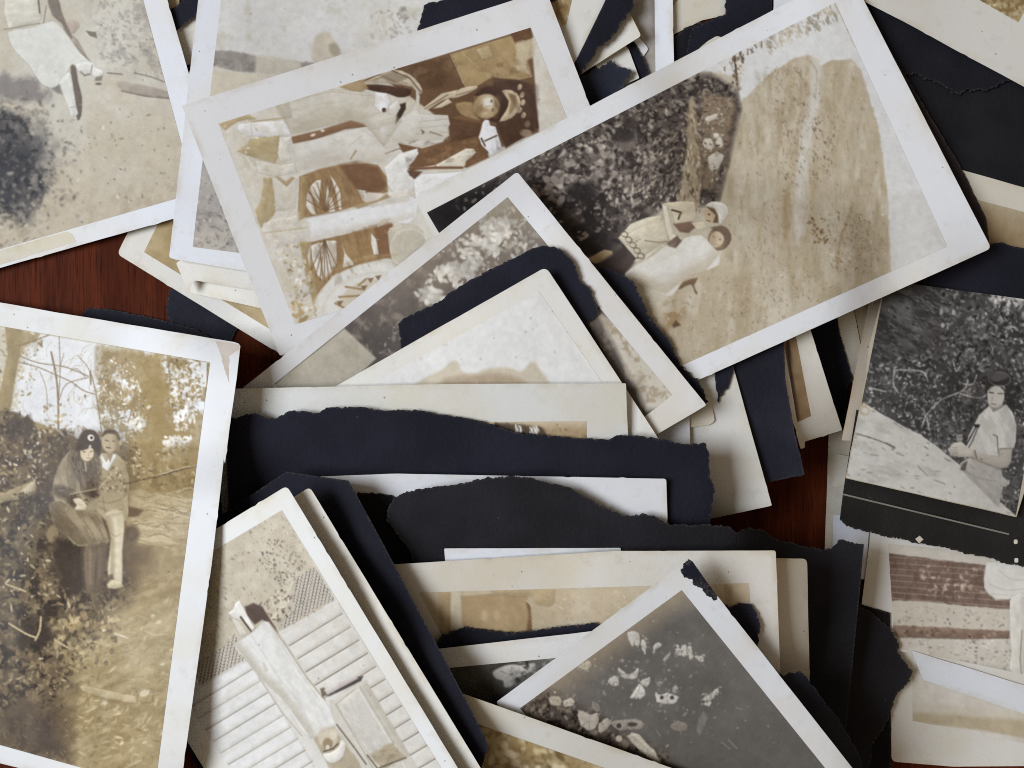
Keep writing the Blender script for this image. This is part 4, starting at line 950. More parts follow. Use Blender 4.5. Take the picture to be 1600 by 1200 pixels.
def paint_gorge(bx):
    p = Pic(bx, (90, 88, 87), 20)
    p.tex(50, .3, .7, (62, 60, 60), .8).tex(14, .48, .7, (112, 110, 108), .7, 2, None, (2.2, 1), 25)
    dk = p.mask([(1380, 430), (1500, 430), (1480, 500), (1440, 560), (1350, 560)], 50); p.fade(dk * .6, (60, 57, 57)); p.tex(16, .46, .68, (112, 110, 108), .75, 4, dk, (3, 1), 28).tex(6, .5, .7, (124, 122, 120), .6, 7, dk, (2.5, 1), 28); p.flecks(260, [(1390, 450), (1500, 440), (1480, 520), (1440, 560), (1360, 560)], (.6, 1.6), [(120, 118, 116), (52, 50, 50), (140, 138, 134)], ang=28, angv=25, el=(1.6, 4), a=(.3, .75))
    fb = [(1352, 560), (1420, 560), (1600, 440), (1650, 470), (1590, 806), (1500, 730), (1350, 635)]
    G = [(168, 166, 162), (140, 138, 136), (54, 52, 52), (190, 188, 182), (66, 64, 64), (120, 118, 116)]
    p.flecks(2300, fb, (.7, 2.0), [(182, 180, 175), (150, 148, 146), (60, 58, 58), (204, 202, 196), (74, 72, 72), (130, 128, 126)], a=(.35, .95))
    p.flecks(420, [(1470, 450), (1600, 440), (1600, 620), (1520, 600), (1470, 520)], (1, 3), G, a=(.4, .95))
    p.flecks(120, [(1545, 440), (1600, 446), (1600, 480), (1550, 470)], (1, 3), [(210, 206, 200), (176, 172, 168)], a=(.5, .95))
    p.poly([(1470, 424), (1500, 428), (1512, 436), (1496, 442), (1484, 436)], (188, 174, 146), .9, 3, wob=2); p.ell(1507, 440, 9, 5, (206, 186, 156), 15, .9, 2)
    for q in ([(1398, 575), (1396, 600), (1404, 614)], [(1400, 578), (1440, 580), (1450, 596)], [(1446, 650), (1470, 625), (1505, 610), (1512, 594)], [(1446, 650), (1440, 668)], [(1448, 652), (1452, 672)], [(1500, 615), (1530, 622), (1545, 614)], [(1490, 566), (1494, 580), (1500, 572)], [(1505, 600), (1520, 600), (1526, 586)], [(1360, 606), (1384, 612)]):
        p.line(q, 2.4, (186, 184, 178), .85, 1.6, 3)
    sl = [(1336, 640), (1350, 630), (1357, 634), (1400, 660), (1440, 680), (1472, 704), (1500, 726), (1530, 748), (1560, 782), (1592, 810), (1320, 748)]
    p.poly(sl, (212, 209, 200), 1, 1.8, 0, var=7, vs=26, wob=1)
    m = p.mask(sl, 4); p.tex(20, .5, .75, (180, 174, 162), .6, 6, m, (3, 1), 18).tex(8, .58, .8, (216, 212, 204), .6, 8, m, (3, 1), 15)
    p.line([(1336, 677), (1360, 684), (1382, 692), (1398, 699)], 2, (130, 124, 116), .9, 1.6, 3); p.line([(1384, 692), (1398, 700)], 3, (120, 114, 106), .8)
    for q in ([(1434, 728), (1450, 744)], [(1400, 708), (1412, 712)], [(1460, 750), (1476, 756)], [(1360, 710), (1372, 712)], [(1530, 760), (1544, 762)]): p.line(q, 1.8, (150, 144, 136), .8)
    p.flecks(70, sl, (.6, 1.4), [(150, 144, 134), (120, 114, 106), (222, 218, 210)], ang=20, angv=20, el=(1.5, 4), a=(.3, .8))
    p.ring(1351, 642, 7, 6, 2.4, (196, 172, 122), 0, .8, 2.4); p.ring(1350, 632, 4, 3, 2, (186, 164, 116), 0, .7, 2)
    p.folds([(1500, 440), (1600, 440), (1600, 700), (1480, 660)], (44, 42, 42), 30, 12, .7, .48, .62, 1.3); p.folds([(1360, 560), (1480, 560), (1500, 700), (1400, 650)], (52, 50, 50), 20, 9, .6, .5, .64, 1.5)
    # the person
    SH = (218, 215, 207)
    p.poly([(1500, 724), (1520, 712), (1560, 724), (1566, 740), (1568, 760), (1560, 792), (1540, 772), (1520, 752), (1502, 734)], (188, 184, 174), 1, 1.8, var=5)
    p.line([(1508, 736), (1530, 748), (1556, 752)], 1.2, (150, 146, 138), .7); p.poly([(1500, 734), (1504, 724), (1512, 720), (1508, 736)], (80, 76, 74), .8, 2)
    p.poly([(1564, 742), (1576, 752), (1572, 762), (1564, 758)], (190, 186, 178), .9, 1.6)
    p.poly([(1543, 610), (1568, 612), (1566, 634), (1560, 644), (1548, 642), (1544, 630)], (196, 190, 178), 1, 1.6); p.poly([(1546, 630), (1566, 624), (1566, 640), (1550, 648)], (150, 144, 134), .8, 3)
    p.ell(1556, 620, 13, 17, (204, 198, 186), 8, 1, 1.8)
    p.poly([(1540, 612), (1540, 594), (1548, 582), (1562, 577), (1576, 582), (1583, 594), (1580, 610), (1572, 618), (1570, 604), (1560, 600), (1548, 604)], (64, 60, 60), 1, 1.6, 3); p.poly([(1548, 588), (1562, 580), (1576, 588), (1566, 594), (1552, 596)], (112, 108, 106), .7, 2.5, 2); p.ring(1562, 592, 17, 11, 1.4, (150, 146, 142), 5, .5)
    p.line([(1546, 613), (1552, 614)], 2, (84, 78, 74)); p.line([(1560, 615), (1566, 615)], 2, (110, 104, 98)); p.line([(1551, 620), (1550, 626)], 1.4, (170, 162, 150)); p.line([(1549, 631), (1556, 632)], 1.4, (120, 108, 100))
    p.poly([(1530, 648), (1546, 634), (1552, 644), (1564, 638), (1572, 632), (1582, 644), (1588, 664), (1587, 690), (1584, 700), (1562, 701), (1560, 716), (1540, 718), (1508, 700), (1514, 680), (1522, 664)], SH, 1, 1.6, 0, var=3)
    p.poly([(1542, 640), (1554, 660), (1562, 640), (1572, 634), (1566, 652), (1552, 662), (1538, 652)], (222, 218, 210), .8, 2); p.poly([(1520, 663), (1531, 663), (1530, 668), (1524, 668)], (52, 50, 52), 1, 1.4); p.line([(1525, 667), (1516, 684), (1508, 698)], 2.4, (62, 60, 60)); p.line([(1528, 668), (1520, 688), (1512, 702)], 2, (90, 86, 84))
    p.line([(1552, 679), (1558, 682), (1560, 708)], 2, (120, 116, 110), .9); p.line([(1562, 701), (1584, 700)], 1.4, (150, 146, 138), .9); p.poly([(1562, 702), (1582, 701), (1580, 722), (1574, 731), (1560, 733), (1530, 722), (1512, 714), (1514, 704), (1540, 710), (1560, 714)], (188, 180, 166), 1, 1.6, 0, var=3); p.line([(1516, 714), (1560, 732), (1576, 730)], 1.6, (130, 124, 114), .7)
    p.poly([(1481, 702), (1490, 692), (1502, 690), (1514, 700), (1522, 706), (1520, 714), (1500, 714), (1486, 712)], (204, 196, 182), 1, 1.6)
    for k in range(4): p.line([(1482 + k, 700 + k * 3.5), (1496, 699 + k * 3.5)], .9, (140, 132, 122), .8)
    shp = [(1530, 648), (1546, 634), (1572, 632), (1588, 664), (1584, 700), (1560, 716), (1508, 700)]; p.folds(shp, (168, 164, 154), 65, 6, .6); p.side(shp, 1, 0, (160, 156, 148), .4, 12); p.folds([(1500, 724), (1560, 724), (1566, 760), (1556, 790)], (140, 136, 128), 50, 6, .6)
    p.line([(1523, 704), (1526, 716)], 2, (120, 114, 106), .9); p.poly([(1494, 680), (1504, 678), (1504, 688), (1495, 690)], (170, 166, 158), .9, 1.4); p.line([(1497, 683), (1502, 683)], 1, (90, 86, 84))
    return p.dust(25).grain(6)

def paint_brick(bx):
    p = Pic(bx, (217, 209, 194), 21)
    p.tex(50, .4, .75, (208, 196, 174), .7)
    wall = [(1384, 862), (1391, 865), (1462, 874), (1541, 883), (1536, 904), (1540, 924), (1556, 938), (1582, 934), (1580, 952), (1500, 946), (1440, 939), (1366, 938)]
    p.poly(wall, (138, 110, 94), 1, 2.4, 0, var=16, vs=10, wob=1.5)
    m = p.mask(wall, 2)
    for r in range(9):                                            # courses and joints of the wall in the picture
        y0 = 870 + r * 9.2
        for x in range(1370, 1590, 3):
            y = y0 + (x - 1390) * .075; a = .28 + .35 * float(fbm(np.array([x * 1.0]), np.array([y]), 30, 2, 3)[0])
            if m[int(min(max(y - p.y0, 0), m.shape[0] - 1)), int(min(max(x - p.x0, 0), m.shape[1] - 1))] > .5: p.ell(x, y, 2.2, .8, (196, 168, 150), 4, a, 1.2)
        for x in np.arange(1366 + (r % 2) * 12, 1590, 24):
            y = y0 + (x - 1390) * .075
            if m[int(min(max(y + 4 - p.y0, 0), m.shape[0] - 1)), int(min(max(x - p.x0, 0), m.shape[1] - 1))] > .5: p.line([(x, y), (x - 1, y + 8)], 1.2, (190, 160, 142), .4)
    p.flecks(60, [(1440, 880), (1540, 888), (1540, 925), (1500, 940), (1440, 930)], (1, 2.6), [(214, 188, 168), (186, 156, 138)], a=(.4, .8)); p.tex(12, .55, .75, (116, 90, 76), .6, 4, m)
    p.poly([(1384, 940), (1440, 940), (1500, 947), (1580, 954), (1578, 988), (1450, 980), (1392, 976)], (216, 204, 184), .95, 3)
    p.flecks(80, [(1396, 945), (1570, 955), (1570, 982), (1396, 974)], (.7, 1.6), [(160, 150, 142), (196, 180, 156), (130, 118, 110)], a=(.3, .9))
    p.poly([(1388, 976), (1450, 979), (1578, 986), (1577, 998), (1500, 999), (1402, 996)], (150, 120, 100), .95, 2.4, 0, var=18, vs=8, wob=1.5); p.flecks(40, [(1400, 978), (1576, 987), (1576, 996), (1402, 994)], (1, 2), [(190, 150, 118), (120, 86, 66)], a=(.4, .8))
    p.flecks(150, [(1410, 1000), (1578, 1000), (1590, 1060), (1470, 1030)], (.6, 1.6), [(170, 160, 146), (150, 136, 118), (228, 222, 210)], a=(.3, .85), ang=10, angv=30); p.poly([(1516, 1036), (1560, 1040), (1596, 1060), (1560, 1056)], (196, 186, 166), .7, 5)
    p.poly([(1541, 878), (1670, 880), (1670, 930), (1600, 932), (1590, 930), (1576, 937), (1556, 936), (1544, 926), (1538, 918), (1538, 900)], (228, 224, 214), 1, 1.8, 0, var=4, wob=1)
    for q in ([(1545, 912), (1570, 922), (1600, 920)], [(1560, 890), (1580, 905), (1600, 906)], [(1550, 928), (1574, 930)]): p.line(q, 1.2, (196, 188, 174), .7, 1.6, 3)
    p.poly([(1578, 940), (1584, 932), (1602, 930), (1602, 1000), (1598, 1050), (1592, 1059), (1578, 1046), (1580, 1020), (1578, 985)], (226, 221, 208), 1, 1.8, 2); p.line([(1597, 985), (1594, 1030), (1596, 1054)], 1.8, (150, 136, 112), .8)
    return p.dust(16).grain(5)

def paint_house(bx):
    p = Pic(bx, (213, 208, 197), 22)
    e = np.array([.545, .838]); f = np.array([-.855, .519])                 # along the long side, along the short side
    # gravel and lattice at the end of the plate
    gr = [(440, 797), (520, 930), (505, 950), (440, 985), (300, 1060), (260, 1080), (190, 945)]
    p.poly(gr, (194, 180, 152), 1, 3, 0, var=10, vs=26)
    p.tex(20, .4, .72, (206, 194, 168), .8, 2, p.mask(gr, 4))
    p.flecks(700, gr, (.4, 1.0), [(150, 132, 106), (126, 108, 84), (212, 200, 174), (110, 94, 76), (166, 148, 118)], ang=50, angv=30, el=(1.3, 3.6), a=(.3, .8))
    p.flecks(130, [(430, 830), (480, 880), (440, 920), (400, 870)], (.45, 1.1), [(96, 82, 68), (84, 72, 60)], ang=40, angv=50, a=(.4, .9))
    lat = [(452, 910), (490, 886), (524, 938), (500, 948), (440, 984), (438, 976), (460, 950)]
    lat2 = [(300, 1040), (352, 1008), (366, 990), (384, 1020), (380, 1032), (312, 1072)]
    for L_ in (lat, lat2):
        m = p.mask(L_, 2.2)
        U = p.X * .98 + p.Y * .2; V = p.X * -.3 + p.Y * .95
        cell = np.maximum(np.cos(U * 6.283 / 5.4), 0) * np.maximum(np.cos((V + np.floor(U / 5.4) % 2 * 2.9) * 6.283 / 5.0), -.2)
        p.fade(m, (192, 182, 164)); p.fade(m * sstep(.05, .35, cell), (76, 62, 50))
    p.poly([(452, 912), (462, 908), (458, 946), (448, 966), (436, 976), (420, 975), (436, 940)], (202, 190, 164), .9, 3, wob=3); p.flecks(60, [(400, 950), (440, 920), (460, 940), (440, 980)], (.8, 2), [(96, 80, 62), (222, 210, 186), (130, 110, 86)])
    p.poly([(382, 948), (396, 942), (410, 948), (430, 980), (436, 992), (424, 984), (410, 968), (398, 976), (386, 962)], (88, 66, 52), .95, 3)
    # clapboards
    wallR = [(438, 992), (528, 942), (580, 1020), (700, 1210), (560, 1300), (500, 1090)]
    wallL = [(300, 1082), (386, 1032), (420, 1080), (480, 1180), (520, 1260), (360, 1300)]
    p.poly(wallR, (214, 209, 198), 1, 2, 0, var=3); p.poly(wallL, (219, 217, 212), 1, 2, 0, var=3)
    a0 = np.array([452, 1009.])
    for k in range(16):
        s0 = a0 + e * (k * 24.5) * 1.0; L_ = 96 if k < 5 else 40
        if k >= 5: s0 = s0 - f * 62
        q = s0 - f * L_ if k < 5 else s0 - f * 34
        p.line([tuple(s0 - e * 2.4), tuple(q - e * 2.4)], 4, (170, 158, 136), .35, 5); p.line([tuple(s0), tuple(q)], p.r.uniform(1.3, 1.9), (112, 96, 76), p.r.uniform(.75, .95), 1.5, jit=.7); p.line([tuple(s0 + e * 2.2), tuple(q + e * 2.2)], 1.6, (228, 224, 214), .6)
    b0 = np.array([395, 1046.])
    for k in range(18):
        s0 = b0 + e * (k * 21.5); q = s0 + f * 112
        p.line([tuple(s0 - e * 2.2), tuple(q - e * 2.2)], 4, (182, 172, 152), .35, 5); p.line([tuple(s0), tuple(q)], p.r.uniform(1.2, 1.7), (134, 122, 102), p.r.uniform(.7, .92), 1.5, jit=.7); p.line([tuple(s0 + e * 2), tuple(q + e * 2)], 1.5, (230, 228, 222), .5)
    # corner board, steps
    p.poly([(364, 1006), (392, 990), (412, 970), (420, 972), (440, 996), (470, 1044), (505, 1090), (522, 1120), (526, 1134), (500, 1146), (486, 1154), (470, 1140), (440, 1090), (404, 1056), (384, 1030), (372, 1020)], (219, 217, 210), 1, 1.8, 0, var=3)
    p.line([(420, 972), (446, 1008), (480, 1060), (508, 1094)], 2.2, (170, 152, 118), .9); p.line([(426, 986), (470, 1052), (500, 1096)], 1.2, (188, 176, 152), .7); p.line([(392, 992), (440, 1064), (476, 1108)], 1.2, (196, 188, 172), .8); p.line([(404, 1058), (440, 1112), (472, 1150)], 1.8, (176, 164, 142), .8)
    p.poly([(500, 1076), (506, 1074), (512, 1082), (504, 1090)], (96, 74, 54), .95, 1.6); p.poly([(368, 942), (374, 938), (392, 972), (398, 982), (390, 988), (380, 970), (366, 966), (356, 958), (364, 952)], (226, 222, 210), 1, 1.8); p.line([(376, 964), (392, 986)], 3, (84, 64, 52)); p.poly([(362, 966), (372, 970), (386, 990), (376, 994)], (214, 206, 188), .95, 1.6)
    p.poly([(300 + 110, 1030 + 6), (412, 1034), (420, 1048), (414, 1050)], (186, 176, 158), .6, 2)
    # shutter and window
    p.poly([(508, 1086), (530, 1068), (556, 1058), (568, 1056), (564, 1064), (540, 1076), (514, 1088)], (74, 64, 58), .95, 2); p.poly([(506, 1078), (556, 1056), (560, 1060), (512, 1086)], (206, 192, 186), .9, 1.6)
    p.poly([(516, 1096), (560, 1066), (572, 1064), (640, 1180), (676, 1240), (596, 1290), (560, 1200), (520, 1120)], (205, 198, 182), 1, 2, 0, var=3); p.poly([(526, 1100), (556, 1076), (562, 1078), (610, 1160), (612, 1170), (586, 1178), (578, 1180), (540, 1124)], (203, 197, 184), 1, 1.8)
    p.line([(558, 1074), (610, 1160), (640, 1212)], 2, (224, 218, 206), .9); p.line([(562, 1072), (616, 1162)], 1.2, (160, 148, 124), .8); p.line([(524, 1100), (574, 1184), (590, 1214)], 1.4, (168, 156, 132), .9); p.line([(526, 1100), (556, 1076)], 1.2, (168, 156, 132), .8); p.line([(520, 1094), (572, 1066)], 1.6, (226, 220, 208), .9)
    p.poly([(578, 1180), (596, 1168), (612, 1160), (634, 1184), (598, 1202)], (176, 158, 124), .95, 3, wob=3); p.tex(8, .5, .7, (140, 122, 92), .6, 5, p.mask([(578, 1182), (612, 1164), (634, 1186), (600, 1204)], 4)); p.line([(592, 1200), (634, 1184)], 2.2, (96, 80, 60), .9); p.line([(574, 1180), (594, 1206)], 2, (90, 74, 56), .9)
    p.poly([(490, 1154), (510, 1142), (522, 1134), (560, 1190), (580, 1240), (540, 1260), (510, 1190)], (176, 160, 128), .95, 2, 0, var=12, vs=9); p.line([(526, 1132), (552, 1166), (572, 1194)], 2.4, (110, 94, 70), .9); p.line([(520, 1134), (550, 1176)], 1.6, (216, 206, 186), .9)
    p.ell(512, 1152, 15, 17, (206, 192, 162), -20, .9, 3); p.ell(512, 1162, 8, 9, (150, 124, 88), 0, .85, 3); p.poly([(504, 1178), (516, 1176), (530, 1166), (532, 1156), (540, 1162), (536, 1182), (522, 1192), (512, 1190)], (222, 216, 204), 1, 1.8, 2); p.ell(521, 1148, 6, 8, (214, 200, 172), 20, .9, 2.4); p.ell(512, 1168, 3, 4, (220, 206, 180)); p.line([(506, 1174), (520, 1170), (528, 1162)], 2, (84, 64, 46), .9)
    post = [(364, 1006), (412, 970), (440, 996), (505, 1090), (526, 1134), (486, 1154), (440, 1090), (404, 1056)]; p.folds(post, (190, 184, 170), 57, 8, .6); p.side(post, -.8, .5, (176, 164, 138), .6, 12); p.side([(516, 1096), (572, 1064), (640, 1180), (596, 1210)], .8, -.5, (176, 164, 138), .5, 10); p.folds([(438, 992), (528, 942), (620, 1080), (500, 1090)], (196, 186, 166), 57, 14, .5); p.folds([(300, 1082), (386, 1032), (480, 1200), (360, 1240)], (196, 188, 172), -30, 16, .5)
    return p.dust(40).grain(5)

def paint_couple(bx):
    p = Pic(bx, (168, 142, 88), 23)
    OC, OD, BR, DK, SK = (168, 142, 86), (146, 118, 68), (108, 86, 58), (70, 56, 44), (221, 222, 222)
    H = lambda pts, s=3: p.mask(pts, s)
    # sky and bare trees
    sky = [(-60, 500), (330, 566), (328, 700), (230, 690), (130, 690), (60, 660), (-60, 640)]
    p.poly(sky, SK, 1, 4)
    p.tex(26, .46, .58, OC, .95, 1, H([(155, 540), (330, 562), (326, 740), (190, 720), (150, 640)], 16)).tex(9, .46, .60, (150, 122, 70), .8, 2, H([(150, 540), (330, 562), (326, 740), (150, 720)], 10))
    p.poly([(190, 548), (250, 556), (262, 590), (258, 680), (250, 720), (215, 720), (200, 690), (225, 640), (215, 600), (180, 580), (168, 570)], (164, 136, 80), .9, 10, 0, var=14, vs=10, wob=6)
    p.poly([(250, 640), (290, 660), (326, 640), (324, 740), (240, 740)], (162, 134, 80), .8, 12, wob=6)
    p.flecks(420, [(150, 560), (205, 560), (236, 640), (214, 690), (158, 660)], (.6, 1.7), [(222, 220, 214), (150, 122, 74), (200, 188, 156), (166, 138, 84)], a=(.4, .95))
    p.flecks(420, [(266, 560), (318, 572), (310, 640), (300, 676), (276, 672), (262, 600)], (.7, 2.4), [(224, 224, 222), (212, 206, 190), (160, 132, 80), (226, 226, 226), (150, 122, 72)], a=(.5, 1))
    p.flecks(110, [(254, 680), (300, 682), (290, 712), (256, 722)], (.9, 2.4), [(224, 222, 216), (216, 210, 196)], a=(.6, 1)); p.flecks(30, [(200, 655), (230, 650), (225, 675), (200, 672)], (1, 3), [(220, 216, 204)], a=(.5, .9)); p.ell(235, 736, 3.4, 7, (224, 218, 202), 10)
    p.poly([(-60, 500), (66, 520), (60, 540), (44, 548), (34, 570), (40, 580), (24, 590), (30, 640), (-60, 650)], (190, 172, 126), .6, 10, wob=10)
    for _ in range(46):
        x, y = p.r.uniform(40, 165), p.r.uniform(535, 660); a_ = p.r.uniform(-2.4, -.7); l = p.r.uniform(10, 30)
        p.line([(x, y), (x + l * .5 * math.cos(a_), y + l * .5 * math.sin(a_)), (x + l * math.cos(a_ + .4), y + l * math.sin(a_ + .4))], .9, (176, 154, 112), p.r.uniform(.3, .7), 1.3, 3)
    p.flecks(330, [(-40, 500), (70, 520), (50, 610), (30, 650), (-40, 650)], (.7, 2.0), [(166, 140, 84), (218, 214, 204), (150, 122, 72)], a=(.4, .9))
    p.poly([(8, 510), (34, 514), (30, 560), (22, 600), (14, 650), (-6, 650), (4, 590), (12, 550)], (162, 138, 86), 1, 3, 2, var=8); p.poly([(24, 516), (62, 522), (44, 540), (34, 546)], (168, 144, 92), .8, 4, wob=4)
    br = lambda q, w=2, c=(140, 112, 70), a=.85: p.line(q, w * .68, c, a, 1.4, 3)
    br([(30, 540), (54, 532), (80, 522)], 3); br([(30, 556), (60, 567), (96, 572), (120, 580), (138, 588)], 2.4); br([(30, 566), (60, 574), (90, 587), (112, 597), (130, 610), (148, 616)], 2.4)
    br([(91, 690), (91, 630), (88, 590), (80, 550)], 4.5); br([(91, 630), (94, 580), (92, 520)], 2); br([(93, 624), (104, 600), (138, 590)], 2); br([(141, 580), (148, 605), (154, 640), (159, 676)], 2.4); br([(122, 556), (136, 572), (142, 584)], 1.6); br([(62, 580), (72, 606), (74, 640)], 1.4); br([(141, 580), (142, 600)], 4); br([(100, 552), (94, 572)], 1.4); br([(212, 605), (206, 640), (200, 660)], 3, (150, 120, 70)); br([(325, 568), (324, 600), (322, 612)], 5, (150, 118, 62)); br([(266, 590), (264, 566), (284, 558)], 2); br([(110, 580), (120, 576), (134, 590)], 1.4)
    p.flecks(90, [(60, 640), (120, 600), (150, 640), (130, 680), (70, 690)], (.8, 2.4), [(176, 152, 104), (150, 122, 76), (214, 208, 194)], a=(.4, .9), keep=lambda x, y: 1 if (abs(x - 91) < 22 and y > 630) or y > 662 else .1)
    # thicket behind the couple
    hd = [(-60, 648), (10, 640), (46, 652), (60, 672), (100, 672), (126, 690), (120, 740), (90, 770), (-60, 770)]
    p.poly(hd, (128, 106, 72), 1, 6, 0, var=16, wob=6); p.tex(12, .48, .66, (84, 66, 50), .85, 5, H(hd, 8))
    p.flecks(620, hd, (.7, 2.2), [(204, 188, 150), (172, 148, 100), (92, 74, 56), (78, 62, 48), (220, 212, 190)], a=(.4, .95))
    p.poly([(10, 660), (24, 650), (34, 655), (48, 648), (50, 680), (20, 690), (8, 680)], (78, 62, 50), .75, 8, wob=5)
    rb = [(190, 700), (326, 700), (318, 780), (240, 770), (196, 740)]
    p.fade(H(rb, 20) * .8, (166, 138, 84)); p.tex(14, .48, .7, (138, 110, 62), .7, 6, H(rb, 14)); p.flecks(120, rb, (.9, 2.4), [(206, 186, 136), (140, 112, 66), (186, 160, 106)], a=(.3, .8)); p.flecks(60, [(180, 690), (215, 690), (230, 750), (195, 740)], (.8, 2), [(216, 200, 162), (110, 86, 58)], a=(.4, .9))
    # ground
    gd = [(-150, 770), (320, 770), (250, 1240), (-160, 1140)]
    p.poly(gd, (160, 134, 84), 1, 8)
    p.tex(60, .4, .7, (176, 152, 100), .8, 7, H(gd, 10)); p.tex(10, .5, .72, (190, 166, 116), .6, 8, H(gd, 10), (2.4, 1), -20)
    dkg = [(-100, 770), (80, 760), (140, 820), (200, 860), (205, 920), (165, 980), (120, 1010), (105, 1090), (100, 1210), (-100, 1180)]
    m = H(dkg, 44); p.fade(m * .78, (92, 75, 54)); p.tex(16, .46, .66, (60, 48, 38), .9, 9, m).tex(9, .52, .7, (146, 122, 82), .8, 10, m)
    p.flecks(1500, dkg, (.6, 2.1), [(190, 168, 122), (150, 126, 84), (66, 52, 42), (52, 42, 34), (206, 188, 146), (124, 102, 70)], a=(.35, .95), el=(1.2, 3.4))
    p.flecks(240, [(80, 960), (190, 960), (170, 1040), (90, 1060)], (1.4, 4), [(196, 172, 122), (170, 142, 88), (96, 78, 56)], a=(.4, .9))
    p.flecks(480, [(120, 1000), (300, 920), (262, 1190), (120, 1200)], (.7, 2.0), [(198, 178, 128), (150, 124, 74), (210, 192, 146)], ang=-30, angv=60, el=(2, 5), a=(.25, .7))
    p.poly([(30, 970), (70, 968), (86, 1000), (60, 1018), (20, 1010)], (58, 47, 38), .8, 14, wob=6); p.poly([(30, 1090), (110, 1110), (112, 1190), (0, 1170), (0, 1110)], (104, 82, 58), .7, 26); p.fade(H([(60, 1120), (84, 1116), (90, 1170), (50, 1172)], 20) * .6, (80, 60, 44))
    p.fade(H([(175, 960), (300, 940), (290, 1060), (190, 1060)], 50) * .45, (196, 178, 136))
    for q in ([(64, 964), (62, 985), (55, 1000)], [(14, 974), (40, 990), (56, 996)], [(10, 913), (40, 924)], [(86, 1000), (106, 1012)]): p.line(q, 3, (196, 172, 122), .95, 1.6, 3)
    p.poly([(124, 1072), (130, 1071), (160, 1077), (190, 1084), (212, 1088), (212, 1098), (196, 1096), (160, 1090), (130, 1080)], (194, 174, 128), 1, 2.4, 0, var=8); p.line([(132, 1082), (170, 1094), (208, 1100)], 2.4, (150, 122, 72), .6, 3)
    for x, y, r in ((238, 962, 3), (248, 972, 4), (268, 1015, 3), (163, 1099, 4), (254, 1038, 3), (226, 1160, 3), (162, 985, 3), (226, 1083, 7), (195, 1094, 3)): p.ell(x, y, r * 1.2, r * .7, (218, 204, 168), -20, .85)
    p.line([(180, 990), (200, 997)], 3, (214, 200, 166)); p.line([(226, 985), (240, 992), (262, 991)], 2.4, (200, 182, 138), .8); p.line([(196, 1200), (220, 1188)], 2.5, (204, 186, 142), .8)
    p.poly([(70, 700), (120, 680), (190, 680), (206, 740), (204, 840), (196, 925), (110, 930), (72, 850)], (92, 74, 53), .6, 26, 2)
    # fallen log and roots
    p.poly([(-60, 782), (10, 768), (50, 752), (56, 748), (54, 776), (20, 782), (-60, 800)], (172, 152, 110), .9, 3, 0, var=22, vs=6, wob=3); p.poly([(32, 768), (50, 753), (56, 754), (46, 774)], (206, 190, 152), .8, 3)
    p.poly([(190, 770), (214, 764), (240, 772), (270, 776), (310, 782), (308, 806), (300, 836), (270, 850), (236, 850), (214, 836), (192, 812)], (184, 160, 112), 1, 3, 0, var=16, vs=9, wob=2)
    for _ in range(54):
        x, y = p.r.uniform(192, 280), p.r.uniform(768, 848); l = p.r.uniform(20, 60); k1, k2 = p.r.uniform(-7, 7), p.r.uniform(-9, 9)
        p.line([(x, y), (x + l * .35, y + k1), (x + l * .7, y + k2 * .6 + l * .06), (min(x + l, 312), y + k2 + l * .1)], p.r.uniform(.8, 1.9), p.r.choice([(214, 196, 150), (200, 180, 134), (118, 94, 62), (136, 110, 72), (206, 188, 142)]), p.r.uniform(.4, .85), 1.5, 3)
    p.poly([(198, 790), (224, 796), (216, 808), (200, 808)], (110, 84, 58), .85, 4); p.ell(206, 834, 12, 14, (98, 78, 58), 0, .85, 7); p.ell(206, 836, 4, 4, (120, 98, 72), 0, .6, 4); p.poly([(200, 850), (240, 852), (230, 880), (196, 890)], (112, 88, 58), .6, 10)
    p.poly([(30, 776), (76, 764), (84, 796), (70, 810), (30, 806)], (70, 57, 44), .75, 9, wob=5); p.flecks(90, [(20, 770), (84, 764), (90, 812), (30, 812)], (.6, 1.6), [(150, 128, 88), (54, 44, 36), (120, 98, 68)], a=(.4, .9)); p.ell(82, 834, 9, 14, (150, 126, 86), 10, .9, 3)
    p.poly([(86, 840), (128, 852), (132, 930), (110, 930), (84, 880)], (64, 51, 40), .8, 10); p.poly([(192, 860), (250, 856), (240, 900), (196, 912)], (112, 88, 56), .5, 16)
    # the man
    p.poly([(150, 716), (160, 708), (182, 708), (194, 720), (202, 746), (202, 770), (200, 800), (196, 814), (188, 812), (190, 790), (188, 780), (150, 782), (148, 744)], (172, 152, 112), 1, 1.8, 0, var=10, vs=5)
    p.flecks(90, [(152, 730), (192, 728), (198, 770), (152, 772)], (.8, 1.8), [(118, 96, 66), (204, 186, 144), (140, 116, 80)], a=(.5, .9)); p.poly([(158, 708), (166, 722), (176, 708), (182, 712), (168, 736), (160, 730), (156, 716)], (224, 220, 208), 1, 1.6); p.poly([(166, 706), (178, 706), (172, 722)], (150, 126, 90), .9, 1.6)
    p.poly([(186, 786), (200, 772), (201, 800), (198, 814), (190, 814)], (192, 172, 130), 1, 1.6)
    p.ell(172, 690, 13, 17, (190, 168, 126), 5, 1, 1.8); p.poly([(160, 682), (162, 674), (172, 671), (184, 675), (187, 686), (184, 690), (181, 680), (170, 677), (163, 680)], (92, 72, 52), 1, 1.6, 2); p.line([(165, 688), (169, 689)], 1.7, (100, 78, 56)); p.line([(176, 689), (180, 690)], 1.7, (108, 84, 60)); p.line([(172, 690), (171, 696)], 1.2, (150, 122, 84), .8); p.line([(166.5, 699), (172.5, 700)], 2, (84, 64, 48), .9); p.poly([(180, 684), (188, 690), (186, 706), (180, 704)], (160, 134, 92), .7, 3); p.ell(188, 692, 2.4, 4, (186, 162, 118))
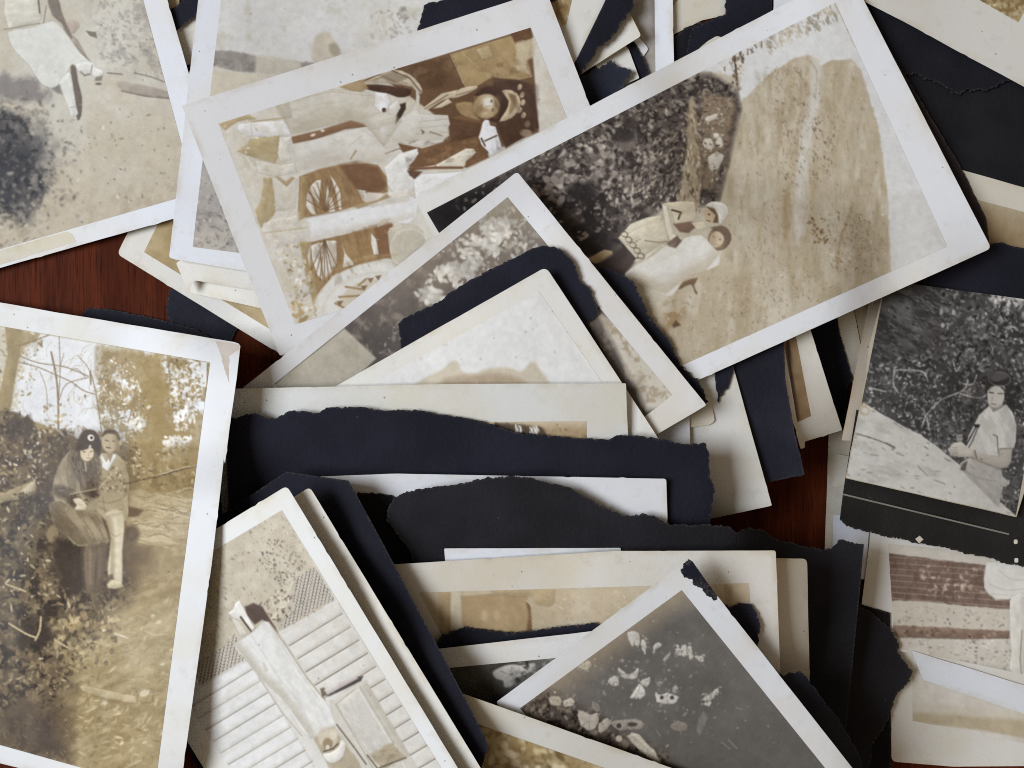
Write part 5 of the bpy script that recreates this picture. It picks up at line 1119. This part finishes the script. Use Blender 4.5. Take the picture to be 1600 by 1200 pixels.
    p.poly([(150, 772), (190, 772), (194, 800), (192, 820), (166, 822), (152, 806)], (178, 158, 116), 1, 4, 2, var=9, vs=7)
    for q in ([(152, 782), (170, 786), (190, 780)], [(156, 792), (172, 800), (190, 796)], [(160, 776), (164, 800)]): p.line(q, 1.3, (132, 110, 76), .6, 2, 3)
    p.poly([(163, 806), (176, 796), (191, 800), (194, 826), (191, 860), (191, 908), (184, 917), (172, 911), (168, 888), (173, 848), (167, 822)], (206, 190, 152), 1, 3.4, 2, var=6); p.side([(163, 806), (191, 800), (194, 826), (191, 908), (172, 911), (173, 848)], -1, 0, (158, 136, 96), .6, 10); p.line([(180, 812), (183, 860), (182, 902)], 5, (220, 207, 174), .6, 6, 3); p.line([(170, 830), (180, 838), (188, 834)], 1.2, (150, 128, 90), .6, 2, 3)
    p.poly([(158, 806), (166, 814), (173, 842), (169, 852), (161, 832)], (92, 72, 52), .8, 4); p.poly([(167, 913), (177, 906), (190, 911), (193, 917), (180, 920), (169, 919)], (206, 190, 150), .95, 2.4); p.poly([(166, 899), (176, 897), (178, 905), (168, 907)], (100, 80, 58), .8, 3)
    # the woman
    p.poly([(82, 770), (86, 744), (97, 718), (112, 703), (122, 708), (130, 745), (136, 772), (152, 778), (148, 800), (118, 800), (92, 790)], (168, 150, 114), 1, 3.0, 2, var=8, vs=7); p.side([(82, 770), (86, 744), (112, 703), (120, 745), (118, 800), (92, 790)], 1, 0, (112, 94, 68), .55, 12); p.line([(108, 710), (105, 742), (110, 766)], 1.5, (112, 92, 66), .6, 2, 3); p.line([(96, 726), (92, 752)], 3, (178, 160, 124), .5, 5)
    p.poly([(112, 704), (124, 694), (126, 712), (132, 726), (140, 732), (150, 722), (154, 704), (158, 726), (158, 754), (150, 770), (138, 762), (130, 770), (122, 750), (112, 728)], (110, 90, 68), .85, 7, 2, var=26, vs=4, wob=3)
    p.flecks(210, [(112, 704), (158, 706), (158, 756), (140, 772), (128, 770), (114, 730)], (.4, .9), [(80, 63, 48), (142, 120, 90), (98, 78, 58), (70, 54, 42)], ang=75, angv=30, el=(1.6, 3.6), a=(.35, .8)); p.line([(133, 722), (134, 735)], 2.2, (196, 174, 130), .8, 2); p.poly([(126, 738), (132, 746), (138, 768), (131, 770)], (152, 130, 92), .6, 4)
    for (x, y, rx, ry, an) in ((97, 769, 16, 10, 20), (116, 782, 13, 9, 35), (142, 770, 13, 8, 10)): p.ell(x, y, rx, ry, (94, 76, 57), an, .85, 6)
    p.flecks(160, [(80, 758), (112, 760), (130, 778), (150, 762), (156, 774), (128, 794), (104, 786)], (.4, .9), [(72, 57, 44), (128, 106, 78), (90, 72, 54)], ang=30, angv=40, el=(1.5, 3.4), a=(.4, .8))
    p.poly([(114, 781), (123, 778), (133, 785), (134, 795), (126, 799), (116, 796), (120, 790)], (214, 196, 160), .95, 2.4, 2); p.line([(118, 787), (130, 789)], 1, (160, 134, 98), .7)
    sk2 = [(78, 786), (95, 783), (118, 797), (150, 797), (160, 814), (171, 845), (158, 853), (140, 851), (122, 853), (104, 839), (86, 822), (79, 802)]
    p.poly(sk2, (158, 138, 102), 1, 3.2, 2, var=8, vs=14); p.side(sk2, -1, .5, (98, 80, 56), .6, 18); p.ell(136, 822, 24, 10, (184, 164, 124), 38, .6, 14); p.folds(sk2, (104, 85, 60), 48, 7, .9, .46, .64, 4)
    for q in ([(100, 800), (118, 826), (130, 850)], [(120, 802), (140, 826), (150, 848)], [(140, 802), (156, 828), (164, 846)]): p.line(q, 1.6, (112, 93, 66), .5, 4, 3)
    p.line([(106, 838), (122, 852), (142, 850), (170, 845)], 1.2, (184, 164, 122), .6, 2, 3)
    p.poly([(133, 853), (150, 851), (149, 885), (147, 916), (141, 924), (135, 918), (132, 885)], (122, 102, 76), .95, 3, 2); p.line([(141, 860), (141, 912)], 3, (154, 132, 98), .6, 4); p.poly([(152, 852), (168, 849), (163, 885), (157, 911), (151, 914), (151, 885)], (112, 92, 68), .95, 3, 2); p.line([(158, 858), (155, 902)], 2.4, (140, 118, 86), .5, 4)
    p.poly([(118, 700), (124, 682), (132, 672), (146, 672), (155, 682), (158, 700), (154, 712), (148, 706), (126, 702), (120, 706)], (84, 65, 50), 1, 2.6, 3); p.ell(136, 708, 10.5, 12.5, (216, 196, 156), 5, 1, 1.8); p.poly([(124, 702), (130, 696), (146, 694), (152, 700), (140, 700), (128, 704)], (84, 64, 50), 1, 2); p.ell(142, 684, 5.4, 5, (228, 222, 206), 20); p.ell(143, 684, 2.2, 2.4, (60, 46, 38)); p.line([(130, 706), (133, 706)], 1.5, (116, 90, 66)); p.line([(141, 706), (144, 705)], 1.5, (122, 96, 70)); p.line([(136, 716), (141, 716)], 1.4, (150, 106, 80), .9); p.line([(140, 700), (141, 697)], 4, (214, 196, 160), .9); p.line([(138, 708), (139, 712)], 1.2, (180, 152, 112))
    p.folds([(86, 740), (112, 703), (130, 770), (90, 772)], (118, 98, 70), 75, 6, .6); p.side([(160, 676), (186, 676), (186, 706), (160, 706)], 1, 0, (146, 118, 78), .5, 9)
    p.folds([(186, 690), (326, 690), (300, 900), (200, 900)], (130, 104, 58), 80, 12, .45, .5, .7, 1.6); p.folds([(120, 920), (310, 900), (260, 1200), (110, 1200)], (128, 102, 56), -25, 12, .55, .48, .68, 2.4); p.folds([(120, 920), (310, 900), (260, 1200), (110, 1200)], (206, 186, 138), -25, 7, .5, .54, .7, 3)
    # rod of cracked emulsion running out to the torn edge
    p.line([(196, 757), (225, 749), (250, 744), (276, 736), (300, 730), (332, 722)], 1.9, (92, 72, 50), .75, 1.4, 3, jit=1.2); p.line([(250, 741), (280, 733), (330, 721)], 1.3, (214, 200, 170), .8, 1.4, 3, jit=2); p.line([(110, 772), (150, 764)], 2, (190, 166, 124), .8)
    return p.dust(70).grain(7)
# ------------------------------------------------------------------ the table
def table_mat():
    m, nt, b = new_mat('mahogany')
    co = coords(nt, (0, 0, 0), (1, .035, 1))
    fine = noise(nt, co, 2300, 6, .7); wide = noise(nt, coords(nt, (3, 1, 0), (1, .09, 1)), 190, 5, .6)
    c1 = mixc(nt, ramp(nt, wide, .3, .75), lin((68, 28, 13)), lin((94, 43, 23)))
    c2 = mixc(nt, ramp(nt, fine, .46, .70), c1, lin((42, 15, 8)))
    pore = ramp(nt, noise(nt, coords(nt, (8, 2, 0), (1, .02, 1)), 3800, 3, .6), .60, .70)
    c3 = mixc(nt, pore, c2, lin((38, 13, 10)))
    nt.links.new(c3, b.inputs['Base Color'])
    b.inputs['Roughness'].default_value = .5; b.inputs['Specular IOR Level'].default_value = .03
    bump(nt, b, fine, .18, .0004); return m
me = bpy.data.meshes.new('table_top')
hx, hy, tz = .42, .34, .022
vv = [(sx * hx, sy * hy, z) for z in (0, -tz) for sx, sy in ((-1, -1), (1, -1), (1, 1), (-1, 1))]
me.from_pydata(vv, [], [(0, 1, 2, 3), (7, 6, 5, 4), (0, 4, 5, 1), (1, 5, 6, 2), (2, 6, 7, 3), (3, 7, 4, 0)])
me.materials.append(table_mat()); me.update()
tb = link('table_top', me); label(tb, 'dark red mahogany table top with straight grain under the heap', 'table', kind='structure')

# ------------------------------------------------------------------ the heap, from the bottom up
GP, GB = GROUPS['photograph'], GROUPS['paper']
WHITE = (222, 225, 231); CREAM = (219, 217, 211); IVORY = (212, 207, 195); TAN = (190, 176, 152)
INK = (32, 32, 42); INK2 = (37, 35, 38); BLUE = (38, 39, 48)
def photo(text, pts, col=WHITE, r=6, **kw):
    return sheet('photograph', text, 'photograph', worn(rounded(pts, r)), col, group=GP, **kw)
def slip(text, pts, col=CREAM, r=5, name='paper_sheet', cat='paper', **kw):
    return sheet(name, text, cat, worn(rounded(pts, r)), col, group=GP, **kw)
def scrap(text, pts, amp=3, straight=(), col=INK, seed=1, name='black_album_paper', **kw):
    return sheet(name, text, 'album paper', torn(pts, amp, straight, seed=seed), col, black=True, group=GB, thick=kw.pop('thick', 2.2), **kw)

# --- at the very bottom: added unseen blocks that raise the heap to shade the wood gap
sheet('hidden_heap_riser', 'thick closed black album buried under the middle of the heap', 'added support', rounded([(500, 340), (1010, 340), (1010, 1190), (500, 1190)], 8), (30, 28, 30), black=True, thick=42)
sheet('hidden_heap_riser', 'small closed black album buried under the fan of edges', 'added support', rounded([(1075, 395), (1262, 430), (1205, 735), (1018, 700)], 6), (30, 28, 30), black=True, thick=80)
# --- beside the bare wood at the side of the table
scrap('blue-black torn album corner lying on the bare wood under the ochre print', [(266, 452), (258, 480), (262, 500), (300, 532), (362, 533), (374, 512), (470, 560), (480, 480), (350, 430)], 2.5, seed=3, col=BLUE)
scrap('long narrow black strip along the top edge of the couple photograph', [(120, 500), (136, 481), (188, 486), (250, 499), (302, 513), (328, 526), (322, 560), (200, 545)], 1.6, seed=4, col=BLUE)
slip('thin cream sliver at the top between the child print and the seaside print', [(230, -70), (282, -78), (280, 8), (262, 16), (245, 10)], TAN)
slip('cream strip under the small black strap at the top edge', [(270, 40), (308, 10), (330, 20), (322, 90), (292, 102), (276, 80)], IVORY, r=2, curl=((0, 4),))
scrap('small slanting black strap crossing a gap at the top edge', [(255, 34), (292, -8), (330, -30), (345, -10), (277, 47), (262, 42)], .8, col=INK)
photo('ochre print showing only one pale rounded corner above the bare wood', [(183, 397), (306, 150), (590, 330), (468, 572)], CREAM, r=9, thick=1.8,
      quad=[(225, 394), (318, 205), (540, 335), (447, 530)], paint=paint_ochre, step=3)
slip('white slip, the lower of two peeping out under the seaside print', [(297, 457), (300, 436), (560, 450), (600, 530), (400, 480)], CREAM, r=3, age=.7)
slip('cream sheet peeking out directly below the seaside print', [(275, 411), (300, 395), (560, 420), (560, 490), (391, 452), (304, 438), (294, 456)], CREAM, r=3)
photo('photograph of a child in a white dress sitting on pale sand', [(354, 318), (-110, 450), (-255, -30), (208, -185)], WHITE, curl=((73, 10), (163, 6)),
      quad=[(304, 302), (-100, 418), (-215, 20), (188, -98 - 35)], paint=paint_child, step=1.3, extra=[
      dict(name='stained_border', outline=torn([(-60, 432), (-60, 408), (104, 362), (112, 366), (119, 378), (60, 395)], .8, seed=5), col=(212, 208, 194), thick=.12, lift=.15)])

# --- top of the heap, right of the women's print
slip('tan rounded sheet at the top edge beside the upright grey print', [(1010, -90), (1099, -90), (1098, 24), (1090, 34), (1010, 42)], TAN, r=9)
slip('thin pale sheet corner between black album pieces at the top edge', [(1098, -40), (1150, -40), (1133, 24), (1096, 32), (1050, 55), (1040, 20)], IVORY, r=2)
scrap('dark lumpy album piece at the top edge behind the haystack print', [(1052, 60), (1075, 42), (1100, 35), (1135, 24), (1150, 60), (1130, 130), (1050, 150)], 3, seed=6, col=(32, 31, 36))
scrap('large square-cut black album piece at the top edge', [(1133, 22), (1135, -110), (1206, -110), (1207, 90), (1090, 130), (1070, 90), (1082, 44)], 2, (1, 2), seed=7, curl=((60, 8),))
slip('pale print corner just beyond the square-cut black album piece', [(1208, -90), (1320, -90), (1300, 60), (1209, 60)], WHITE, r=2)
photo('upright print with a grey picture and a wide white border at the top', [(960, -190), (1048, -190), (1054, 150), (962, 150)], WHITE,
      quad=[(964, -150), (1021, -150), (1024, 130), (966, 130)], paint=paint_grey, step=4, r=3, curl=((0, 5),))
slip('small white corner peeping from under the slanting cream sheet', [(930, 40), (998, 58), (1014, 76), (1004, 90), (930, 130)], WHITE, r=5)
scrap('narrow black strap under the slanting cream sheet', [(978, 60), (992, 66), (1006, 92), (1014, 112), (1000, 140), (984, 100)], .8, seed=8)
slip('ivory tab beside the blue-black crumpled piece', [(930, 100), (974, 70), (982, 76), (999, 122), (960, 140)], CREAM, r=2, curl=((0, 4),))
scrap('crumpled blue-black album piece beside the haystack print border', [(902, 124), (956, 93), (964, 104), (986, 109), (984, 121), (968, 140), (950, 158), (905, 165)], 3, seed=9, col=(42, 44, 55), curl=((20, 6),))
slip('slanting cream sheet with a rounded corner and a torn black edge beside it', [(900, 20), (985, 22), (1002, 56), (898, 122), (870, 80)], CREAM, r=5, curl=((30, 9),))
photo('cream print with an ochre stain next to the slanting black strap', [(780, -190), (1010, -110), (895, 104), (700, 40)], CREAM, curl=((60, 7),),
      quad=[(800, -150), (918, -110), (880, 60), (790, 20)], paint=paint_stain, step=3)
scrap('black album strap running down beside the ochre stained print', [(952, -12), (998, -40), (990, 10), (974, 32), (960, 52), (940, 72), (925, 92), (917, 104), (904, 119), (895, 104), (914, 66)], 3.0, (9, 10), seed=10)
photo('faded seaside print with a pale sky and a dark treeline', [(322, -110), (770, -50), (690, 476), (264, 403)], WHITE, curl=((5, 4),), thick=1.8,
      quad=[(352, -60), (720, -20), (655, 430), (301, 386)], paint=paint_seaside, step=2)
scrap('black torn remnant stuck at the upper edge of the seaside print', [(652, 50), (657, 38), (662, 12), (672, 4), (760, -14), (860, -40), (870, 0), (760, 40), (690, 60)], 2.2, (4, 5, 6, 7), seed=11)
photo('sepia print of two women in pale coats by an old car, turned on its side', [(284, 165), (853, -16), (1000, 372), (437, 556)], (219, 219, 220), r=3, curl=((-18, 9), (70, 6)),
      quad=[(341, 193), (829, 43), (953, 352), (461, 507)], paint=paint_women, step=1.12)

# --- upper side, dark album pages
scrap('dark album page lying low under the broken page by the haystack print', [(1330, 40), (1420, 60), (1720, 120), (1720, 330), (1500, 268), (1380, 200)], 2.5, seed=12, col=(31, 30, 34), thick=3)
photo('tan print half hidden under the corner of the haystack print', [(1440, 248), (1740, 332), (1700, 470), (1400, 400)], IVORY, r=3,
      quad=[(1450, 292), (1710, 360), (1690, 440), (1430, 385)], paint=paint_tan, step=4)
scrap('album page with a broken ragged lower edge under a white print', [(1320, -40), (1640, -40), (1640, 140), (1582, 126), (1568, 130), (1540, 142), (1506, 143), (1500, 150), (1490, 146), (1470, 131), (1450, 126), (1436, 117), (1420, 116), (1350, 110)], 3, (0, 1, 13), seed=13, thick=3, curl=((200, 10),), col=(30, 30, 37))
photo('white print with a dry grass picture at the upper corner of the heap', [(1330, -8), (1420, 38), (1500, 82), (1770, 226), (1880, 20), (1440, -210)], (216, 214, 208), r=2, curl=((-28, 8),),
      quad=[(1400, -75), (1591, 35), (1670, -110), (1480, -215)], paint=paint_grass, step=2)
scrap('thin dark card edge under the haystack print beside the tan print', [(1380, 60), (1500, 258), (1541, 342), (1546, 378), (1500, 400), (1300, 200)], .8, seed=14, col=(52, 46, 46))
scrap('black album strip between the tan print and the gorge print', [(1440, 415), (1552, 381), (1568, 379), (1580, 384), (1740, 415), (1720, 540), (1600, 520), (1450, 500)], 1.5, seed=15)

# --- the bundle of edges below the haystack print
slip('narrow greyed upright sheet beside the dark gap in the middle of the heap', [(1296, 640), (1352, 640), (1362, 880), (1288, 880)], (202, 196, 184), r=2, curl=((0, 5),))  # mild shade from its neighbours is mixed into this grey
slip('tan sliver furthest along the fan of edges below the haystack print', [(1328, 440), (1385, 430), (1370, 560), (1345, 542)], TAN, r=2)
slip('ivory sliver next along the fan between two black strips', [(1302, 470), (1330, 462), (1345, 540), (1332, 600), (1318, 560)], IVORY, r=2)
scrap('black strip in the fan beside the pale bordered print', [(1262, 470), (1306, 480), (1312, 520), (1332, 592), (1324, 604), (1322, 680), (1300, 650), (1260, 520)], .8, seed=16)
photo('pale bordered print in the fan with a narrow brown picture', [(1205, 470), (1252, 470), (1316, 672), (1257, 690), (1258, 699), (1251, 702), (1238, 655)], CREAM, r=3,
      quad=[(1215, 480), (1235, 480), (1267, 650), (1246, 660)], paint=paint_brown, step=4, curl=((-17, 7),))
scrap('folded blue-black strip hanging down in the fan over the dark wood', [(1140, 560), (1224, 500), (1227, 590), (1240, 668), (1257, 742), (1197, 754), (1172, 690)], 1.0, (1, 5), seed=17, col=BLUE, curl=((0, 6),))
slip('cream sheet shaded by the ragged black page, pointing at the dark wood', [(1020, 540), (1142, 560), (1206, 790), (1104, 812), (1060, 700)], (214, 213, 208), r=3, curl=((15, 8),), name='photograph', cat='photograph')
slip('small rounded cream corner under the tip of the blossom print', [(1050, 600), (1110, 620), (1117, 658), (1108, 664), (1078, 668), (1050, 660)], IVORY, r=6)
scrap('small black tear between the blossom print and the cream sheet', [(1116, 560), (1150, 560), (1140, 600), (1122, 630), (1118, 600)], 1.5, seed=18)
slip('white slip standing out under the tip of the blossom print', [(1000, 640), (1077, 640), (1079, 720), (1005, 720)], WHITE, r=2)

# --- lower corner: brick wall print and its neighbours
slip('bluish white slip under the ragged album page below the gorge print', [(1302, 805), (1360, 800), (1352, 905), (1300, 905)], (208, 212, 222), r=2)
photo('large pale print with a tan band at the lower corner of the heap', [(1390, 960), (1700, 1010), (1700, 1196), (1490, 1198), (1393, 1190)], CREAM, r=7,
      quad=[(1425, 1010), (1690, 1050), (1690, 1180), (1426, 1126)], paint=paint_band, step=3)
photo('print of a red brick wall and a figure in a white dress', [(1362, 820), (1690, 850), (1680, 1070), (1600, 1075), (1425, 1020), (1338, 1010)], CREAM, r=3,
      quad=[(1388, 850), (1670, 875), (1660, 1066), (1398, 1012)], paint=paint_brick, step=1.4)
slip('bright white bordered edge lying across the foot of the brick wall print', [(1424, 1016), (1720, 1108), (1720, 1150), (1600, 1115), (1442, 1062)], WHITE, r=3, age=.2)
scrap('square black card corner behind the jagged album piece', [(1300, 930), (1391, 958), (1392, 1260), (1300, 1260)], .6, seed=20, col=(26, 24, 24))
scrap('jagged pointed black album piece jutting over the brick wall print', [(1300, 940), (1344, 949), (1362, 957), (1386, 976), (1398, 992), (1405, 1008), (1402, 1018), (1412, 1032), (1427, 1050), (1420, 1066), (1400, 1088), (1392, 1110), (1384, 1132), (1362, 1165), (1356, 1250), (1290, 1250)], 2.6, seed=21, col=INK2, curl=((20, 9),))

# --- gorge print on its album page
slip('long tan strip sticking out at the side of the gorge print', [(1364, 440), (1400, 440), (1380, 690), (1315, 688)], (208, 196, 178), r=1.5)
slip('small cream tab beside the album page with the white line', [(1310, 710), (1345, 716), (1335, 766), (1302, 760)], IVORY, r=2)
fo = [(1338, 640), (1640, 690), (1640, 894), (1592, 884), (1560, 876), (1500, 862), (1440, 849), (1390, 840), (1350, 830), (1322, 822), (1312, 812), (1317, 770)]
pg = sheet('album_page', 'black album page with a white ruled line holding the gorge print', 'album page', torn(fo, 2.4, (0, 1, 10, 11), seed=22), (42, 40, 38), black=True, thick=3.2,
      curl=((14, 6),), extra=[
      dict(name='ruled_line', outline=[(1317, 771), (1577, 833.6), (1576.5, 836), (1316.6, 773.4)], col=(138, 135, 128), thick=.1, lift=.12),
      dict(name='white_dot', outline=rounded([(1584, 843), (1590, 843), (1590, 850), (1584, 850)], 3), col=(225, 222, 215), thick=.1, lift=.12),
      dict(name='white_dot', outline=rounded([(1585, 872), (1591, 872), (1591, 879), (1585, 879)], 3), col=(225, 222, 215), thick=.1, lift=.12),
      dict(name='paper_crumb', outline=[(1430, 842), (1437, 837), (1443, 843), (1436, 849)], col=(214, 204, 190), thick=.8)])
photo('dark print of a person in a pale shirt among bushes above a pale slope', [(1384, 440), (1652, 476), (1600, 770), (1588, 808), (1321, 747), (1352, 590), (1357, 545)], (196, 188, 172), r=1,
      quad=[(1384.5, 438), (1649, 474), (1587, 806.5), (1323, 746)], paint=paint_gorge, step=1.3, curl=((14, 5),))

# --- haystack print and what lies on it
slip('tiny cream tab caught behind the upper border of the haystack print', [(1091, 77), (1106, 64), (1120, 56), (1130, 59), (1138, 90), (1100, 110)], IVORY, r=3)
photo('large sepia print of two people sitting before a tall haystack', [(647, 309), (1326, -46), (1549, 388), (850, 702)], (231, 233, 237), r=7, thick=1.9, curl=((60, 7), (-28, 5)),
      quad=[(667, 332), (1305, 4), (1480, 385), (862, 662)], paint=paint_haystack, step=1.3)
scrap('black torn fringe beside the blossom print lying on the haystack print', [(930, 412), (972, 429), (990, 442), (1003, 466), (1014, 492), (1040, 523), (1055, 553), (1069, 578), (1090, 592), (1108, 628), (1080, 640), (960, 520)], 2.6, seed=23, curl=((-40, 7),))
photo('brown print of white blossom under a black torn frame', [(808, 268), (1104, 633), (1026, 679), (700, 930), (378, 607)], (219, 219, 221), r=6, curl=((-40, 8), (50, 9)),
      quad=[(793, 308), (1050, 617), (720, 880), (428, 600)], paint=paint_blossom, step=1.5)
scrap('black torn piece framing the corner of a cream print', [(622, 506), (630, 498), (692, 468), (702, 458), (760, 424), (830, 389), (851, 384), (874, 388), (892, 404), (905, 430), (906, 438), (922, 452), (936, 488), (918, 504), (960, 580), (640, 640)], 1.8, (13, 14), seed=24, curl=((-40, 7),))
photo('cream faded print with a faint brown shape and a worn corner', [(853, 417), (1070, 748), (640, 960), (372, 690)], (224, 222, 216), r=9, curl=((-30, 7), (60, 6)),
      quad=[(842, 455), (1040, 740), (640, 930), (420, 690)], paint=paint_faint, step=2.2)
photo('wide cream print with a brown picture above the ragged black page', [(340, 608), (700, 600), (978, 599), (990, 890), (350, 890)], (212, 212, 208), r=2, curl=((90, 6),),
      quad=[(424, 662), (916, 658), (922, 850), (426, 852)], paint=paint_street, step=2.5)
scrap('wide black album page with a long ragged top edge', [(352, 655), (370, 654), (398, 645), (416, 653), (432, 653), (456, 642), (500, 645), (512, 637), (562, 636), (585, 641), (650, 640), (692, 648), (742, 656), (762, 662), (800, 674), (850, 680), (912, 685), (950, 687), (965, 680), (990, 681), (1022, 684), (1060, 692), (1080, 694), (1101, 692), (1108, 706), (1109, 745), (1116, 762), (1111, 800), (1106, 880), (360, 880)], 1.8, (29, 30, 28), seed=25, curl=((0, 12),), thick=2.6)
photo('blank white print between the two ragged black pages', [(430, 747), (620, 740), (1041, 748), (1046, 900), (430, 900)], (221, 222, 225), r=5, curl=((90, 8),), age=.3)
scrap('dark torn shred under the mount of the house print', [(560, 768), (612, 774), (640, 800), (690, 846), (697, 856), (699, 870), (660, 885), (560, 885), (540, 800)], 2, (6, 7, 8), seed=26, col=(27, 26, 28))
qo = [(603, 812), (606, 796), (616, 776), (634, 769), (650, 764), (692, 760), (742, 750), (780, 744), (802, 743), (850, 752), (876, 758), (896, 766), (915, 776), (950, 796), (976, 807), (1010, 803), (1030, 811), (1046, 820), (1092, 820), (1128, 820), (1142, 824), (1150, 833), (1166, 825), (1186, 826), (1202, 836), (1222, 846), (1286, 859), (1300, 855), (1311, 843), (1350, 850), (1341, 950), (1322, 1140), (1250, 1240), (700, 1060), (640, 860)]
scrap('broad black album page with a hilly torn edge under the house and flower prints', qo, 2.0, (29, 30, 31, 32, 33), seed=27, col=(36, 35, 39), curl=((90, 9), (200, 6)), thick=2.6)
slip('thin white edge showing above the wide brown-shaded print', [(694, 857), (970, 856), (972, 905), (698, 905)], WHITE, r=2)
photo('cream print edge with a rounded corner along the broad black page', [(1000, 868), (1261, 873), (1268, 1200), (1000, 1150)], (214, 208, 196), r=8, curl=((0, 6),))
photo('wide cream print with a tan picture of a building under the flower print', [(611, 882), (960, 861), (1212, 860), (1222, 1120), (720, 1090)], (214, 210, 202), r=5, curl=((0, 9),),
      quad=[(655, 926), (1170, 911), (1180, 1070), (735, 1075)], paint=paint_building, step=2.2)
scrap('black ragged strip across the foot of the tan building print', [(683, 1003), (690, 992), (706, 987), (722, 981), (760, 985), (800, 991), (830, 986), (860, 982), (890, 977), (903, 975), (935, 976), (960, 1000), (900, 1040), (690, 1040)], 3, (10, 11, 12, 13), seed=28, curl=((0, 5),))
photo('grey print of one white flower half hidden by the flower print', [(640, 1019), (910, 988), (1040, 972), (1060, 1190), (660, 1200)], (222, 222, 222), r=3,
      quad=[(665, 1047), (1020, 1014), (1035, 1165), (685, 1180)], paint=paint_oneflower, step=2)
scrap('small black flap at the side of the flower print', [(1100, 930), (1140, 950), (1158, 943), (1174, 945), (1186, 968), (1187, 985), (1182, 1010), (1150, 1030)], 2.6, seed=29, curl=((0, 6),))
scrap('long black strip along the side of the flower print', [(1190, 1040), (1225, 1056), (1250, 1048), (1263, 1062), (1310, 1122), (1322, 1142), (1343, 1180), (1370, 1260), (1280, 1260)], 2.0, seed=30, curl=((-50, 6),), col=BLUE)
photo('grey print of scattered white flowers with black paper stuck to its corner', [(1076, 874), (1360, 1236), (1060, 1470), (775, 1097)], (222, 224, 228), r=3, curl=((-37, 9), (52, 8)),
      quad=[(1065, 922), (1297, 1210), (1080, 1390), (812, 1107)], paint=paint_flowers, step=1.3, extra=[
      dict(name='stuck_black_paper', outline=torn([(1076, 873.5), (1082, 877), (1120, 931), (1117, 938), (1106, 931), (1098, 924), (1094, 918), (1083, 914), (1078, 905), (1068, 903), (1064, 893), (1068, 884)], 2.5, (0, 1), 1.6, 31), col=INK, black=True, thick=.7)])
photo('ochre foliage print with a white border along the bottom of the heap', [(690, 1072), (800, 1111), (1240, 1268), (1180, 1450), (640, 1290)], (218, 216, 209), r=3, curl=((20, 8),),
      quad=[(700, 1115), (1180, 1282), (1140, 1400), (660, 1270)], paint=paint_foliage, step=1.8)

# --- house print, its mount, the couple print on top
scrap('black mount with a clipped corner under the house print', [(330, 815), (345, 805), (447, 737), (545, 751), (600, 852), (620, 890), (700, 1040), (758, 1152), (763, 1168), (752, 1200), (720, 1290), (420, 1420), (215, 1020)], .6, tuple(range(13)), seed=32, curl=((-30, 14), (60, 6)), thick=3, col=(31, 31, 40))
photo('blank cream print slid out from under the house print', [(484, 761), (845, 1355), (545, 1510), (205, 935)], (218, 215, 207), r=6, curl=((-30, 6),))
photo('sepia print of a clapboard house wall with a panelled shutter, lying askew', [(448, 759), (810, 1356), (518, 1530), (158, 936)], (224, 225, 224), r=7, curl=((-30, 10, 2.0), (60, 5)),
      quad=[(440, 797), (779, 1345), (535, 1490), (197, 942)], paint=paint_house, step=1.3)
photo_k = sheet('photograph', 'sepia print of a couple seated on a fallen log in the woods', 'photograph',
      worn([(-90, 457), (100, 490), (250, 515), (366, 534.5), (373, 537), (375.5, 541), (370, 590), (360, 660), (353, 712), (351.5, 724), (349.5, 717), (344, 770), (331, 880), (310, 1030), (287, 1196), (277, 1262), (-190, 1145)]),
      (222, 224, 226), group=GP, thick=2.0, curl=((5, 18), (95, 6)),
      quad=[(-60, 499), (328, 566), (242, 1232), (-150, 1122)], paint=paint_couple, step=1.2, extra=[
      dict(name='peeled_corner', outline=torn([(336, 532), (366, 536.5), (373, 539), (373.5, 545), (358, 598), (352, 580), (346, 558)], 1.2, (0, 1, 2, 3), 2, 33), col=(206, 198, 190), thick=.25, lift=.1)])
